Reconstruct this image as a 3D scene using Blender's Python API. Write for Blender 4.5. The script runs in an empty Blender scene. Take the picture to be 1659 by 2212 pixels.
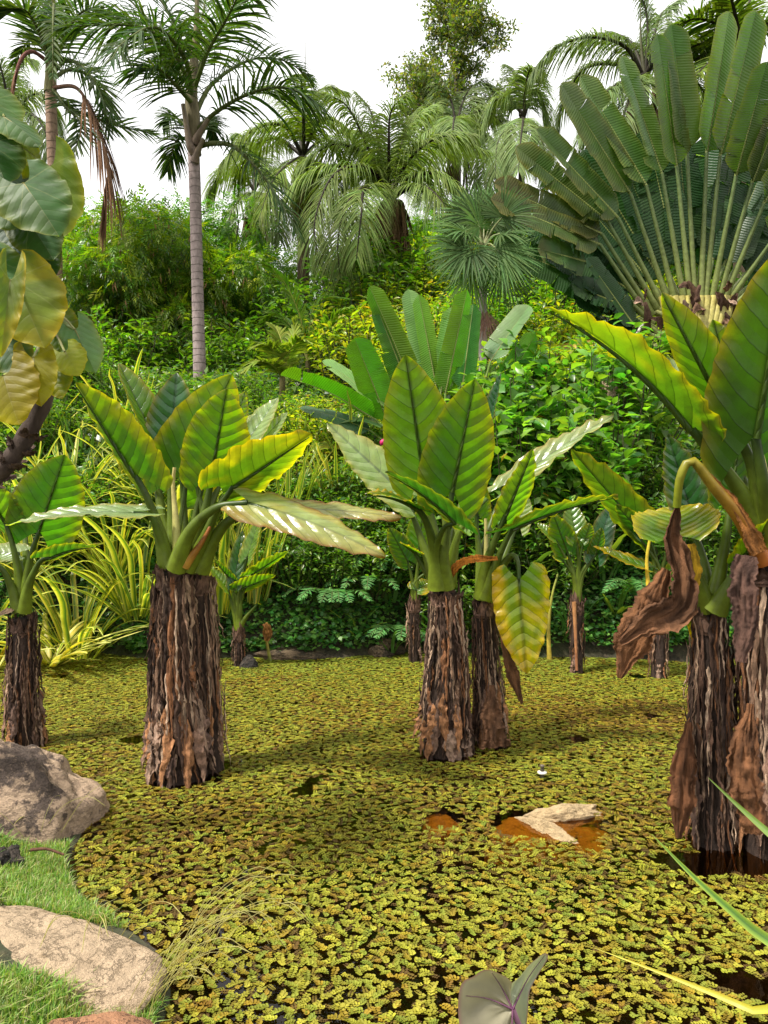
import bpy, math, random
import numpy as np
from mathutils import Vector, Matrix

random.seed(7)
RNG = np.random.default_rng(7)
scene = bpy.context.scene
COL = scene.collection

# ------------------------------------------------------------------ camera
CAM_H = 2.0
PITCH = math.radians(-1.93)
cam_data = bpy.data.cameras.new("camera")
cam = bpy.data.objects.new("camera", cam_data)
COL.objects.link(cam)
cam.location = (0, 0, CAM_H)
cam.rotation_euler = (math.radians(90) + PITCH, 0, 0)
cam_data.sensor_fit = 'HORIZONTAL'
cam_data.sensor_width = 36.0
cam_data.lens = 36.0
cam_data.clip_start = 0.05
cam_data.clip_end = 3000
scene.camera = cam
scene.render.resolution_x, scene.render.resolution_y = 768, 1024

# ------------------------------------------------------------------ sky, sun, exposure
SUN_EL, SUN_AZ = math.radians(61), math.radians(243)     # azimuth clockwise from +Y
world = bpy.data.worlds.new("World")
scene.world = world
world.use_nodes = True
wn, wl = world.node_tree.nodes, world.node_tree.links
wn.clear()
sky = wn.new("ShaderNodeTexSky"); sky.sky_type = 'NISHITA'; sky.sun_disc = False
sky.sun_elevation = SUN_EL; sky.sun_rotation = SUN_AZ; sky.dust_density = 4.0
hs = wn.new("ShaderNodeHueSaturation"); hs.inputs['Saturation'].default_value = 0.2
mixw = wn.new("ShaderNodeMix"); mixw.data_type = 'RGBA'
mixw.inputs[0].default_value = 0.82
mixw.inputs[7].default_value = (10.2, 10.1, 10.2, 1)      # even bright cloud deck
bg = wn.new("ShaderNodeBackground"); bg.inputs['Strength'].default_value = 0.075
wo = wn.new("ShaderNodeOutputWorld")
wl.new(sky.outputs[0], hs.inputs['Color']); wl.new(hs.outputs[0], mixw.inputs[6])
wl.new(mixw.outputs[2], bg.inputs['Color']); wl.new(bg.outputs[0], wo.inputs['Surface'])

sun_data = bpy.data.lights.new("sun", 'SUN')
sun_data.energy = 3.3
sun_data.angle = math.radians(6)
sun_data.color = (1.0, 0.95, 0.86)
sun = bpy.data.objects.new("sun", sun_data)
COL.objects.link(sun)
sdir = Vector((math.sin(SUN_AZ) * math.cos(SUN_EL), math.cos(SUN_AZ) * math.cos(SUN_EL), math.sin(SUN_EL)))
sun.rotation_euler = sdir.to_track_quat('Z', 'Y').to_euler()

scene.view_settings.view_transform = 'Standard'
scene.view_settings.look = 'None'
scene.view_settings.gamma = 1.0
scene.view_settings.use_curve_mapping = False
scene.view_settings.exposure = 1.2
scene.render.engine = 'CYCLES'
scene.cycles.use_denoising = True
scene.cycles.max_bounces = 7
scene.cycles.transparent_max_bounces = 8
scene.cycles.transmission_bounces = 4

# ------------------------------------------------------------------ helpers
CP, SP = math.cos(PITCH), math.sin(PITCH)
F = 1659.0
def P(px, py, d):
    """world point seen at (px, py) of the 1659 x 2212 view, at world depth y = d"""
    cx, cy = (px - 829.5) / F, -(py - 1106.0) / F
    dx, dy, dz = cx, CP - cy * SP, SP + cy * CP
    k = d / dy
    return np.array((dx * k, d, CAM_H + dz * k))

def nrm(v):
    v = np.asarray(v, float)
    return v / (np.linalg.norm(v, axis=-1, keepdims=True) + 1e-12)

def spline(pts, n):
    """Catmull-Rom through pts, n samples spaced by arc length"""
    p = np.array(pts, float)
    if len(p) == 2:
        return p[0] + (p[1] - p[0]) * np.linspace(0, 1, n)[:, None]
    q = np.vstack([2 * p[0] - p[1], p, 2 * p[-1] - p[-2]])
    out = []
    for i in range(len(p) - 1):
        t = np.linspace(0, 1, 24, endpoint=False)[:, None]
        a, b, c, d = q[i], q[i + 1], q[i + 2], q[i + 3]
        out.append(0.5 * (2 * b + (c - a) * t + (2 * a - 5 * b + 4 * c - d) * t ** 2 + (3 * b - a - 3 * c + d) * t ** 3))
    out.append(p[-1:])
    o = np.vstack(out)
    L = np.concatenate([[0], np.cumsum(np.linalg.norm(np.diff(o, axis=0), axis=1))])
    u = np.linspace(0, L[-1], n)
    return np.stack([np.interp(u, L, o[:, k]) for k in range(3)], 1)

def tangents(p):
    return nrm(np.gradient(p, axis=0))

def lin(r, g, b):
    f = lambda c: ((c / 255 + 0.055) / 1.055) ** 2.4 if c > 10 else c / 255 / 12.92
    return np.array((f(r), f(g), f(b), 1.0))

def snoise(x, seed=0):
    """cheap smooth 1-D noise in [-1, 1]"""
    x = np.asarray(x, float)
    r = np.random.default_rng(seed)
    o = 0
    for f, a in ((1.0, 1), (2.3, .55), (5.1, .3)):
        o = o + a * np.sin(x * f + r.uniform(0, 6.28) + 1.7 * np.sin(x * f * .61 + r.uniform(0, 6.28)))
    return o / 1.85

_perm = np.random.default_rng(3).permutation(256)
def vnoise(x, y, z=0.0):
    """value noise in [-1, 1]"""
    x, y, z = np.broadcast_arrays(np.asarray(x, float), y, z)
    xi, yi, zi = np.floor(x).astype(int), np.floor(y).astype(int), np.floor(z).astype(int)
    fx, fy, fz = x - xi, y - yi, z - zi
    s = lambda t: t * t * (3 - 2 * t)
    fx, fy, fz = s(fx), s(fy), s(fz)
    def h(a, b, c):
        return _perm[(_perm[(_perm[a & 255] + b) & 255] + c) & 255] / 127.5 - 1
    l = lambda a, b, t: a + (b - a) * t
    return l(l(l(h(xi, yi, zi), h(xi + 1, yi, zi), fx), l(h(xi, yi + 1, zi), h(xi + 1, yi + 1, zi), fx), fy),
             l(l(h(xi, yi, zi + 1), h(xi + 1, yi, zi + 1), fx), l(h(xi, yi + 1, zi + 1), h(xi + 1, yi + 1, zi + 1), fx), fy), fz)

class MB:
    """collects geometry with a colour (tint) and leaf coordinates (luv) per vertex"""
    def __init__(self):
        self.v, self.q, self.t, self.u, self.c, self.n = [], [], [], [], [], 0
    def add(self, v, q=None, t=None, u=None, c=None):
        v = np.asarray(v, float).reshape(-1, 3); k = len(v)
        self.v.append(v)
        if q is not None and len(q): self.q.append(np.asarray(q, int) + self.n)
        if t is not None and len(t): self.t.append(np.asarray(t, int) + self.n)
        self.u.append(np.zeros((k, 3)) if u is None else np.asarray(u, float).reshape(-1, 3))
        if c is None: c = np.ones((k, 4))
        c = np.asarray(c, float)
        self.c.append(np.broadcast_to(c, (k, 4)) if c.ndim == 1 else c.reshape(-1, 4))
        self.n += k
    def grid(self, g, u=None, c=None, closed=False):
        n, m = g.shape[:2]
        i, j = np.meshgrid(np.arange(n - 1), np.arange(m if closed else m - 1), indexing='ij')
        j2 = (j + 1) % m
        q = np.stack([i * m + j, i * m + j2, (i + 1) * m + j2, (i + 1) * m + j], -1).reshape(-1, 4)
        self.add(g, q=q, u=u, c=c)
    def tube(self, p, r, k=8, c=None, ref=None, cap=True, jit=0.0, u0=0.0):
        p = np.asarray(p, float); n = len(p)
        r = np.broadcast_to(np.asarray(r, float), (n,))
        T = tangents(p)
        ref = np.array((0.31, 0.83, 0.21) if ref is None else ref)
        A = nrm(np.cross(T, ref)); B = np.cross(T, A)
        a = np.linspace(0, 2 * np.pi, k, endpoint=False)
        rr = r[:, None] * (1 + (RNG.uniform(-jit, jit, (n, k)) if jit else 0) * np.ones((n, k)))
        g = p[:, None] + rr[..., None] * (A[:, None] * np.cos(a)[None, :, None] + B[:, None] * np.sin(a)[None, :, None])
        u = np.stack(np.broadcast_arrays(np.linspace(0, 1, n)[:, None], (a / 6.2832)[None], u0), -1)
        cc = c
        if c is not None and np.ndim(c) == 2: cc = np.repeat(np.asarray(c)[:, None], k, 1)
        self.grid(g, u=u, c=cc, closed=True)
        if cap:
            ce = None if c is None else (c if np.ndim(c) == 1 else c[-1])
            self.add(np.vstack([g[-1], p[-1:]]), t=[(i, (i + 1) % k, k) for i in range(k)], c=ce)
    def scatter(self, tv, tq, tt, R, T, tu=None, c=None, ur=None):
        """template (tv, quads tq, tris tt) at every rotation/scale R (N,3,3) and place T (N,3)"""
        N, k = len(T), len(tv)
        v = np.einsum('nij,kj->nki', R, tv) + T[:, None]
        off = (np.arange(N) * k)[:, None, None]
        u = np.zeros((N, k, 3))
        if tu is not None: u[:] = tu
        if ur is not None: u[..., 2] = ur[:, None]
        if c is None: cc = np.ones((N, k, 4))
        elif np.ndim(c) == 3: cc = c
        else: cc = np.repeat(np.asarray(c)[:, None], k, 1)
        self.add(v, q=(np.asarray(tq)[None] + off).reshape(-1, 4) if len(tq) else None,
                 t=(np.asarray(tt)[None] + off).reshape(-1, 3) if len(tt) else None, u=u, c=cc)
    def mesh(self, name, mat, smooth=True):
        v = np.vstack(self.v); me = bpy.data.meshes.new(name)
        q = np.vstack(self.q) if self.q else np.zeros((0, 4), int)
        t = np.vstack(self.t) if self.t else np.zeros((0, 3), int)
        me.vertices.add(len(v)); me.vertices.foreach_set('co', v.astype(np.float32).ravel())
        loops = np.concatenate([q.ravel(), t.ravel()]).astype(np.int32)
        me.loops.add(len(loops)); me.loops.foreach_set('vertex_index', loops)
        st = np.concatenate([np.arange(len(q)) * 4, len(q) * 4 + np.arange(len(t)) * 3]).astype(np.int32)
        me.polygons.add(len(st)); me.polygons.foreach_set('loop_start', st)
        me.polygons.foreach_set('use_smooth', np.full(len(st), smooth))
        a = me.attributes.new('tint', 'FLOAT_COLOR', 'POINT')
        a.data.foreach_set('color', np.vstack(self.c).astype(np.float32).ravel())
        a = me.attributes.new('luv', 'FLOAT_VECTOR', 'POINT')
        a.data.foreach_set('vector', np.vstack(self.u).astype(np.float32).ravel())
        me.update(calc_edges=True)
        me.materials.append(mat)
        return me
    def build(self, name, mat, parent=None, smooth=True):
        return link(name, self.mesh(name, mat, smooth), parent)

def link(name, me, parent=None):
    o = bpy.data.objects.new(name, me)
    COL.objects.link(o)
    if parent is not None:
        o.parent = parent
        o.matrix_parent_inverse = Matrix.Identity(4)
    return o

def tag(o, label=None, cat=None, group=None, kind=None):
    if label: o['label'] = label
    if cat: o['category'] = cat
    if group: o['group'] = group
    if kind: o['kind'] = kind
    return o

def thing(name, label, cat, group=None, loc=(0, 0, 0)):
    o = bpy.data.objects.new(name, None)
    o.empty_display_size = 0.1
    o.location = loc
    COL.objects.link(o)
    return tag(o, label, cat, group)

def rebase(root):
    """parts were written in world coordinates: move them so the thing's origin is its base"""
    loc = Vector(root.location)
    for ch in root.children:
        ch.location = ch.location - loc

def copy_tree(o, parent=None):
    c = o.copy(); COL.objects.link(c)
    if parent is not None:
        c.parent = parent; c.matrix_parent_inverse = Matrix.Identity(4)
    for ch in o.children: copy_tree(ch, c)
    return c

# ------------------------------------------------------------------ materials
class NT:
    def __init__(self, name):
        self.m = bpy.data.materials.new(name); self.m.use_nodes = True
        self.t = self.m.node_tree; self.t.nodes.clear()
        self.out = self.n('ShaderNodeOutputMaterial')
    def n(self, typ, **kw):
        x = self.t.nodes.new(typ)
        for k, v in kw.items(): setattr(x, k, v)
        return x
    def l(self, a, b): self.t.links.new(a, b)
    def put(self, node, key, val):
        if val is None: return
        if hasattr(val, 'links') or isinstance(val, bpy.types.NodeSocket): self.l(val, node.inputs[key])
        else:
            if node.inputs[key].type == 'RGBA' and len(val) == 3: val = (*val, 1)
            node.inputs[key].default_value = val
    def math(self, op, a, b=None, c=None, clamp=False):
        x = self.n('ShaderNodeMath', operation=op, use_clamp=clamp)
        self.put(x, 0, a); self.put(x, 1, b); self.put(x, 2, c)
        return x.outputs[0]
    def noise(self, vec, scale, detail=4, rough=.6):
        x = self.n('ShaderNodeTexNoise'); self.put(x, 'Vector', vec)
        x.inputs['Scale'].default_value = scale; x.inputs['Detail'].default_value = detail
        x.inputs['Roughness'].default_value = rough
        return x.outputs[0]
    def ramp(self, fac, stops):
        x = self.n('ShaderNodeValToRGB'); self.put(x, 0, fac)
        e = x.color_ramp.elements
        while len(e) < len(stops): e.new(0.5)
        for el, (p, c) in zip(e, stops):
            el.position = p; el.color = tuple(c) if len(c) == 4 else (*c, 1)
        return x.outputs[0]
    def mix(self, fac, a, b, mode='MIX'):
        x = self.n('ShaderNodeMix', data_type='RGBA', blend_type=mode)
        self.put(x, 0, fac); self.put(x, 6, a); self.put(x, 7, b)
        return x.outputs[2]
    def attr(self, name): return self.n('ShaderNodeAttribute', attribute_name=name)
    def mapr(self, v, a, b, c, d, smooth=False):
        x = self.n('ShaderNodeMapRange'); x.clamp = True
        if smooth: x.interpolation_type = 'SMOOTHSTEP'
        self.put(x, 0, v)
        for i, k in enumerate((a, b, c, d)): x.inputs[i + 1].default_value = k
        return x.outputs[0]
    def bump(self, h, strength=.5, dist=.01):
        x = self.n('ShaderNodeBump'); self.put(x, 'Height', h)
        x.inputs['Strength'].default_value = strength; x.inputs['Distance'].default_value = dist
        return x.outputs[0]
    def gray(self, v):
        x = self.n('ShaderNodeCombineColor')
        for i in range(3): self.put(x, i, v)
        return x.outputs[0]

def leaf_mat(name, gloss=.4, spec=.5, trans=.35, tcol=(1.5, 1.7, .55), veins=None, var=.25, hue=.02, nscale=9., topgloss=None):
    """leaf: pigment from the tint attribute, veins by kind, light passes through the blade"""
    k = NT(name)
    tint = k.attr('tint').outputs['Color']
    luv = k.attr('luv').outputs['Vector']
    co = k.n('ShaderNodeTexCoord').outputs['Object']
    info = k.n('ShaderNodeObjectInfo').outputs['Random']
    nz = k.noise(co, nscale, 5, .6)
    val = k.math('ADD', k.mapr(nz, .3, .7, 1 - var, 1 + var), k.math('MULTIPLY_ADD', info, .16, -.08))
    hsv = k.n('ShaderNodeHueSaturation')
    k.put(hsv, 'Color', tint); k.put(hsv, 'Value', val)
    sep = k.n('ShaderNodeSeparateXYZ'); k.l(luv, sep.inputs[0])
    k.put(hsv, 'Hue', k.math('ADD', k.math('MULTIPLY_ADD', sep.outputs[2], hue * 2, .5 - hue), k.math('MULTIPLY_ADD', nz, hue, -hue / 2)))
    col = hsv.outputs[0]
    s, v = sep.outputs[0], k.math('ABSOLUTE', sep.outputs[1])
    height = nz
    nrmsock = None
    tcolour = k.mix(1.0, col, (*tcol, 1), 'MULTIPLY')
    if veins == 'arum' or veins == 'heart':
        nv, sl = (7.0, 2.2) if veins == 'arum' else (5.5, 2.2)
        wob = k.math('MULTIPLY_ADD', k.noise(luv, 3., 2), .30, -.15)
        if veins == 'heart':                                  # main veins fan out from the stalk
            sp_ = k.math('ADD', s, k.math('MULTIPLY', v, .15))
            an = k.math('ARCTAN2', v, sp_)
            rad = k.math('SQRT', k.math('ADD', k.math('MULTIPLY', s, s), k.math('MULTIPLY', v, v)))
        ph = k.math('ADD', k.math('SUBTRACT', k.math('MULTIPLY', s, nv), k.math('MULTIPLY', k.math('POWER', v, 1.35), sl)), wob)
        d = k.math('ABSOLUTE', k.math('SUBTRACT', k.math('FRACT', ph), .5))        # .5 on a vein, 0 between
        line = k.mapr(d, .445, .50, 0, 1, True)
        if veins == 'heart':
            pa = k.math('ABSOLUTE', k.math('SUBTRACT', k.math('FRACT', k.math('ADD', k.math('MULTIPLY', an, 1.25), .5)), .5))   # 0 on a main vein
            mainv = k.math('LESS_THAN', k.math('MULTIPLY', pa, rad), .011)
            line = k.math('MAXIMUM', k.math('MULTIPLY', line, .28), mainv)
        ph2 = k.math('ADD', k.math('MULTIPLY', v, 13.), k.math('MULTIPLY', s, 5.))
        d2 = k.math('ABSOLUTE', k.math('SUBTRACT', k.math('FRACT', ph2), .5))
        line2 = k.math('MULTIPLY', k.mapr(d2, .44, .5, 0, 1, True), .2)
        mid = k.mapr(v, .02, .09, 1, 0, True)
        ln = k.math('MAXIMUM', k.math('MAXIMUM', line, line2), mid)
        if veins == 'arum':
            col = k.mix(k.math('MULTIPLY', ln, .45), col, k.mix(1.0, col, (.45, .5, .5, 1), 'MULTIPLY'))
            tcolour = k.mix(k.math('MULTIPLY', ln, .8), tcolour, k.mix(1.0, tcolour, (.25, .33, .2, 1), 'MULTIPLY'))
        else:
            col = k.mix(k.math('MULTIPLY', line, .55), col, k.mix(.5, col, (.33, .34, .12, 1)))
        spot = k.mapr(k.noise(co, 55, 4, .7), .66, .74, 0, .55)
        blot = k.mapr(k.noise(co, 13, 5, .75), .60, .72, 0, .35)
        col = k.mix(spot, col, (.16, .10, .02, 1)); tcolour = k.mix(spot, tcolour, (.12, .07, .01, 1))
        col = k.mix(blot, col, k.mix(1.0, col, (1.7, 1.35, .8, 1), 'MULTIPLY')); tcolour = k.mix(blot, tcolour, k.mix(1.0, tcolour, (.55, .6, .5, 1), 'MULTIPLY'))
        pil = k.math('POWER', k.math('SUBTRACT', 1.0, k.math('MULTIPLY', d, 2.0)), .6)   # pillows between the veins
        height = k.math('ADD', k.math('MULTIPLY', pil, .9), k.math('MULTIPLY', nz, .6))
        nrmsock = k.bump(height, .55, .018 if veins == 'arum' else .004)
    elif veins == 'ribs':
        ph = k.math('ADD', k.math('MULTIPLY', s, 46.), k.math('MULTIPLY', k.noise(luv, 4, 2), .5))
        w = k.math('SINE', k.math('MULTIPLY', ph, 6.2832))
        w2 = k.math('SINE', k.math('MULTIPLY', ph, 20.3))
        col = k.mix(k.mapr(w, .2, 1, 0, .14), col, k.mix(1.0, col, (1.55, 1.5, 1.45, 1), 'MULTIPLY'))
        tcolour = k.mix(k.mapr(w2, -1, 1, 0, .3), tcolour, k.mix(1.0, tcolour, (.6, .65, .6, 1), 'MULTIPLY'))
        nrmsock = k.bump(k.math('ADD', k.math('MULTIPLY', w, .6), k.math('MULTIPLY', nz, 4.)), .3, .012)
    elif veins == 'fine':
        nrmsock = k.bump(k.math('SINE', k.math('MULTIPLY', sep.outputs[1], 40.)), .15, .004)
    b = k.n('ShaderNodeBsdfPrincipled')
    k.put(b, 'Base Color', col)
    if topgloss:
        back = k.n('ShaderNodeNewGeometry').outputs['Backfacing']
        k.put(b, 'Roughness', k.math('MULTIPLY_ADD', back, gloss - topgloss, topgloss))
    else:
        b.inputs['Roughness'].default_value = gloss
    b.inputs['Specular IOR Level'].default_value = spec
    tr = k.n('ShaderNodeBsdfTranslucent'); k.put(tr, 'Color', tcolour)
    if nrmsock is not None:
        k.l(nrmsock, b.inputs['Normal']); k.l(nrmsock, tr.inputs['Normal'])
    mx = k.n('ShaderNodeMixShader'); mx.inputs[0].default_value = trans
    k.l(b.outputs[0], mx.inputs[1]); k.l(tr.outputs[0], mx.inputs[2])
    k.l(mx.outputs[0], k.out.inputs['Surface'])
    return k.m

def bark_mat(name, rings=None, rough=.9, scale=14., contrast=.5, bump=.6, stretch=(1, 1, .25), dist=.012, light=(1.4, 1.35, 1.3)):
    k = NT(name)
    tint = k.attr('tint').outputs['Color']
    luv = k.attr('luv').outputs['Vector']
    co = k.n('ShaderNodeTexCoord').outputs['Object']
    mp = k.n('ShaderNodeMapping'); k.l(co, mp.inputs[0]); mp.inputs['Scale'].default_value = stretch
    nz = k.noise(mp.outputs[0], scale, 6, .65)
    nz2 = k.noise(co, scale * 4, 5, .7)
    sep = k.n('ShaderNodeSeparateXYZ'); k.l(luv, sep.inputs[0])
    dark = k.mix(1.0, tint, (.3, .28, .27, 1), 'MULTIPLY')
    lightc = k.mix(1.0, tint, (*light, 1), 'MULTIPLY')
    f = k.mapr(nz, .5 - contrast * .4, .5 + contrast * .4, 0, 1)
    col = k.mix(f, dark, lightc)
    h = k.math('ADD', nz, k.math('MULTIPLY', nz2, .5))
    if rings:
        fr = k.math('FRACT', k.math('ADD', k.math('MULTIPLY', sep.outputs[0], rings), k.math('MULTIPLY', k.noise(co, 2.5, 2), .8)))
        ln = k.mapr(fr, 0, .13, 1, 0, True)
        col = k.mix(k.math('MULTIPLY', ln, .6), col, dark)
        h = k.math('SUBTRACT', k.math('MULTIPLY', h, .35), ln)
    b = k.n('ShaderNodeBsdfPrincipled'); k.put(b, 'Base Color', col)
    b.inputs['Roughness'].default_value = rough; b.inputs['Specular IOR Level'].default_value = .25
    k.l(k.bump(h, bump, dist), b.inputs['Normal'])
    k.l(b.outputs[0], k.out.inputs['Surface'])
    return k.m

M_ARUM = leaf_mat('arum_leaf', gloss=.42, topgloss=.26, spec=.6, trans=.48, tcol=(2.1, 2.7, .4), veins='arum', var=.2)
M_HEART = leaf_mat('heart_leaf', gloss=.5, spec=.3, trans=.46, tcol=(1.6, 1.7, .3), veins='heart', var=.22)
M_RIB = leaf_mat('paddle_leaf', gloss=.4, spec=.35, trans=.30, tcol=(1.6, 2.1, .4), veins='ribs', var=.22, nscale=3)
M_LEAF = leaf_mat('foliage', gloss=.36, spec=.5, trans=.42, tcol=(2.0, 2.2, .4), var=.3, hue=.03, nscale=4)
M_PALM = leaf_mat('palm_leaflet', gloss=.55, spec=.15, trans=.30, tcol=(1.7, 1.9, .4), var=.22, nscale=3)
M_STRAP = leaf_mat('strap_leaf', gloss=.4, trans=.35, tcol=(1.5, 1.5, .6), veins='fine', var=.12)
M_PET = leaf_mat('stalk', gloss=.42, spec=.3, trans=.04, var=.3, nscale=14)
M_FERN = leaf_mat('floating_fern', gloss=.65, spec=.2, trans=.12, tcol=(1.3, 1.3, .5), var=.16, nscale=30, hue=.012)
M_GRASS = leaf_mat('grass_blade', gloss=.5, trans=.4, tcol=(1.7, 1.7, .6), var=.15)
M_DRY = bark_mat('dry_leaf', scale=34, contrast=.9, bump=1., stretch=(1, 1, .22), dist=.03, light=(1.6, 1.45, 1.3))
M_STRIP = bark_mat('dry_fibre', scale=38, contrast=.6, bump=1.0, stretch=(1, 1, .4), dist=.022, light=(2.3, 2.1, 1.95))
M_BARK = bark_mat('bark', scale=12)
M_RING = bark_mat('ringed_bark', rings=38, scale=16, contrast=.9, bump=.7, stretch=(1, 1, .5), light=(1.3, 1.25, 1.22))
# ------------------------------------------------------------------ ground and pond
def smooth(x, a, b):
    t = np.clip((np.asarray(x, float) - a) / (b - a), 0, 1)
    return t * t * (3 - 2 * t)

BANK = np.array([(-0.62, 1.7), (-0.80, 2.3), (-0.86, 2.9), (-0.98, 3.2), (-1.48, 3.62), (-1.70, 4.0), (-1.78, 4.45), (-2.2, 5.0), (-3.0, 5.65), (-4.5, 6.3), (-12, 6.8)])
def bank_sd(x, y):
    """distance to the near bank line, positive on land"""
    x, y = np.asarray(x, float), np.asarray(y, float)
    best = np.full(np.broadcast(x, y).shape, 1e9)
    for a, b in zip(BANK[:-1], BANK[1:]):
        ab = b - a
        t = np.clip(((x - a[0]) * ab[0] + (y - a[1]) * ab[1]) / (ab @ ab), 0, 1)
        best = np.minimum(best, np.hypot(x - a[0] - t * ab[0], y - a[1] - t * ab[1]))
    xl = np.interp(y, BANK[:, 1], BANK[:, 0], left=-.62, right=-99)
    land = (x < xl) & (y < 6.8)
    d = np.where(land, best, -best)
    return np.maximum(d, np.where(y < 1.7, 1.7 - y, -9) * 1.0)

def far_edge(x):
    return 9.05 + 0.16 * np.sin(x * 1.3 + .6) + .1 * np.sin(x * 3.1) - .035 * np.abs(x + 0.5) - 0.0

def ground(x, y):
    x, y = np.asarray(x, float), np.asarray(y, float)
    nb = bank_sd(x, y)
    zb = np.where(nb > 0, .03 + .25 * smooth(nb, 0, .8), -.42 * smooth(-nb, 0, .5))
    e = y - far_edge(x)
    left = smooth(x, -0.6, -3.2)                     # the terrace on the left side
    s1 = 1.35 * (1 - np.exp(-np.maximum(e, 0) / .85)) + .45 * np.maximum(e, 0)
    hill = np.where(s1 < 99, s1, s1)
    hill = np.minimum(hill, 14.0 + .02 * e)
    flat = np.minimum(hill, 3.75 + .02 * np.maximum(e - 5, 0))
    z_far = hill * (1 - left) + flat * left
    z_far = np.where(e > 0, z_far, -.42 * smooth(-e, 0, .6))
    z = np.where(y > 7.4, z_far, np.where(nb > 0, zb, np.maximum(zb, -.42)))
    bumps = .05 * vnoise(x * 1.3, y * 1.3) + .02 * vnoise(x * 4, y * 4 + 9)
    return z + bumps * np.where(z > .1, 1, .35)

def gz(x, y): return float(ground(x, y))

k = NT('soil')
co = k.n('ShaderNodeTexCoord').outputs['Object']
n1 = k.noise(co, 1.3, 6, .65); n2 = k.noise(co, 14, 5, .7)
col = k.ramp(n2, [(.3, (.012, .010, .006)), (.5, (.035, .028, .015)), (.72, (.075, .055, .03))])
col = k.mix(k.mapr(n1, .42, .62, 0, .8), col, (.035, .055, .012, 1))
sepz = k.n('ShaderNodeSeparateXYZ'); k.l(co, sepz.inputs[0])
col = k.mix(k.mapr(sepz.outputs[2], -.12, -.02, 1, 0), col, (.006, .0055, .004, 1))      # black mud on the pond bed
b = k.n('ShaderNodeBsdfPrincipled'); k.put(b, 'Base Color', col); b.inputs['Roughness'].default_value = .95
k.l(k.bump(n2, .9, .04), b.inputs['Normal']); k.l(b.outputs[0], k.out.inputs['Surface'])
M_SOIL = k.m

gx = np.unique(np.concatenate([np.arange(-6, 6.01, .15), np.arange(-24, 24.1, .6), np.linspace(-400, 400, 41)]))
gy = np.unique(np.concatenate([np.arange(1, 11.51, .14), np.arange(-20, 45.1, .6), np.linspace(-400, 800, 49)]))
X, Y = np.meshgrid(gx, gy, indexing='ij')
mb = MB(); mb.grid(np.stack([X, Y, ground(X, Y)], -1)[:, ::-1].copy())
g = mb.build('ground', M_SOIL); tag(g, 'dark soil bank and hillside around the pond', 'ground', kind='structure')

k = NT('pond_water')
fr = k.n('ShaderNodeFresnel'); fr.inputs['IOR'].default_value = 1.36
co = k.n('ShaderNodeTexCoord').outputs['Object']
bp = k.bump(k.noise(co, 7, 3, .5), .08, .02)
k.l(bp, fr.inputs['Normal'])
gl = k.n('ShaderNodeBsdfGlossy'); gl.inputs['Roughness'].default_value = .015; k.l(bp, gl.inputs['Normal'])
tr = k.n('ShaderNodeBsdfTransparent'); tr.inputs['Color'].default_value = (.66, .44, .14, 1)
mx = k.n('ShaderNodeMixShader')
k.l(fr.outputs[0], mx.inputs[0]); k.l(tr.outputs[0], mx.inputs[1]); k.l(gl.outputs[0], mx.inputs[2])
k.l(mx.outputs[0], k.out.inputs['Surface'])
mb = MB(); wx, wy = np.linspace(-14, 14, 15), np.linspace(1.0, 10.2, 10)
X, Y = np.meshgrid(wx, wy, indexing='ij')
mb.grid(np.stack([X, Y, X * 0], -1)[:, ::-1].copy())
w = mb.build('pond_water', k.m); tag(w, 'dark still pond water showing between the floating plants', 'water', kind='structure')

# ------------------------------------------------------------------ rocks
def rock_mat(name, base, dark, lichen=.4, patch=2.0, crack=.7, top=0.):
    k = NT(name)
    co = k.n('ShaderNodeTexCoord').outputs['Object']
    n1 = k.noise(co, patch, 7, .7); n2 = k.noise(co, 17, 7, .75); n3 = k.noise(co, 90, 4, .7)
    col = k.ramp(n2, [(.25, tuple(base * .62)), (.5, tuple(base)), (.75, tuple(np.minimum(base * 1.35, 1)))])
    sep = k.n('ShaderNodeSeparateXYZ'); k.l(co, sep.inputs[0])
    m = k.math('ADD', k.math('ADD', n1, k.math('MULTIPLY_ADD', n2, .5, -.25)), k.math('MULTIPLY_ADD', sep.outputs[2], top, -top * .3))   # lichen prefers the crown
    col = k.mix(k.mapr(m, .62 - lichen * .35, .70 - lichen * .3, 0, .92, True), col, k.ramp(n3, [(.35, tuple(dark * .5)), (.7, tuple(dark * 2.4))]))
    white = k.mapr(k.noise(co, 34, 5, .8), .66, .70, 0, .5)
    col = k.mix(white, col, (.42, .40, .36, 1))
    vor = k.n('ShaderNodeTexVoronoi', feature='DISTANCE_TO_EDGE'); vor.inputs['Scale'].default_value = 3.2
    k.l(k.n('ShaderNodeMapping').outputs[0], vor.inputs['Vector']) if False else k.l(co, vor.inputs['Vector'])
    col = k.mix(k.mapr(n3, .62, .75, 0, .35), col, tuple(dark))
    b = k.n('ShaderNodeBsdfPrincipled'); k.put(b, 'Base Color', col); b.inputs['Roughness'].default_value = .85
    b.inputs['Specular IOR Level'].default_value = .3
    mpv = k.n('ShaderNodeMapping'); k.l(co, mpv.inputs[0]); mpv.inputs['Scale'].default_value = (1, 1, 3.2); mpv.inputs['Rotation'].default_value = (.25, .2, .3)
    lay = k.noise(mpv.outputs[0], 4.5, 6, .7)
    crk = k.mapr(k.math('ABSOLUTE', k.math('SUBTRACT', lay, .5)), 0, .018, 1, 0)
    col = k.mix(k.math('MULTIPLY', crk, crack), col, tuple(dark)); k.put(b, 'Base Color', col)
    h = k.math('SUBTRACT', k.math('ADD', k.math('MULTIPLY', n2, 1.2), k.math('MULTIPLY', n3, .5)), k.math('MULTIPLY', crk, crack * .85))
    k.l(k.bump(h, 1.0, .04), b.inputs['Normal']); k.l(b.outputs[0], k.out.inputs['Surface'])
    return k.m

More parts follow.
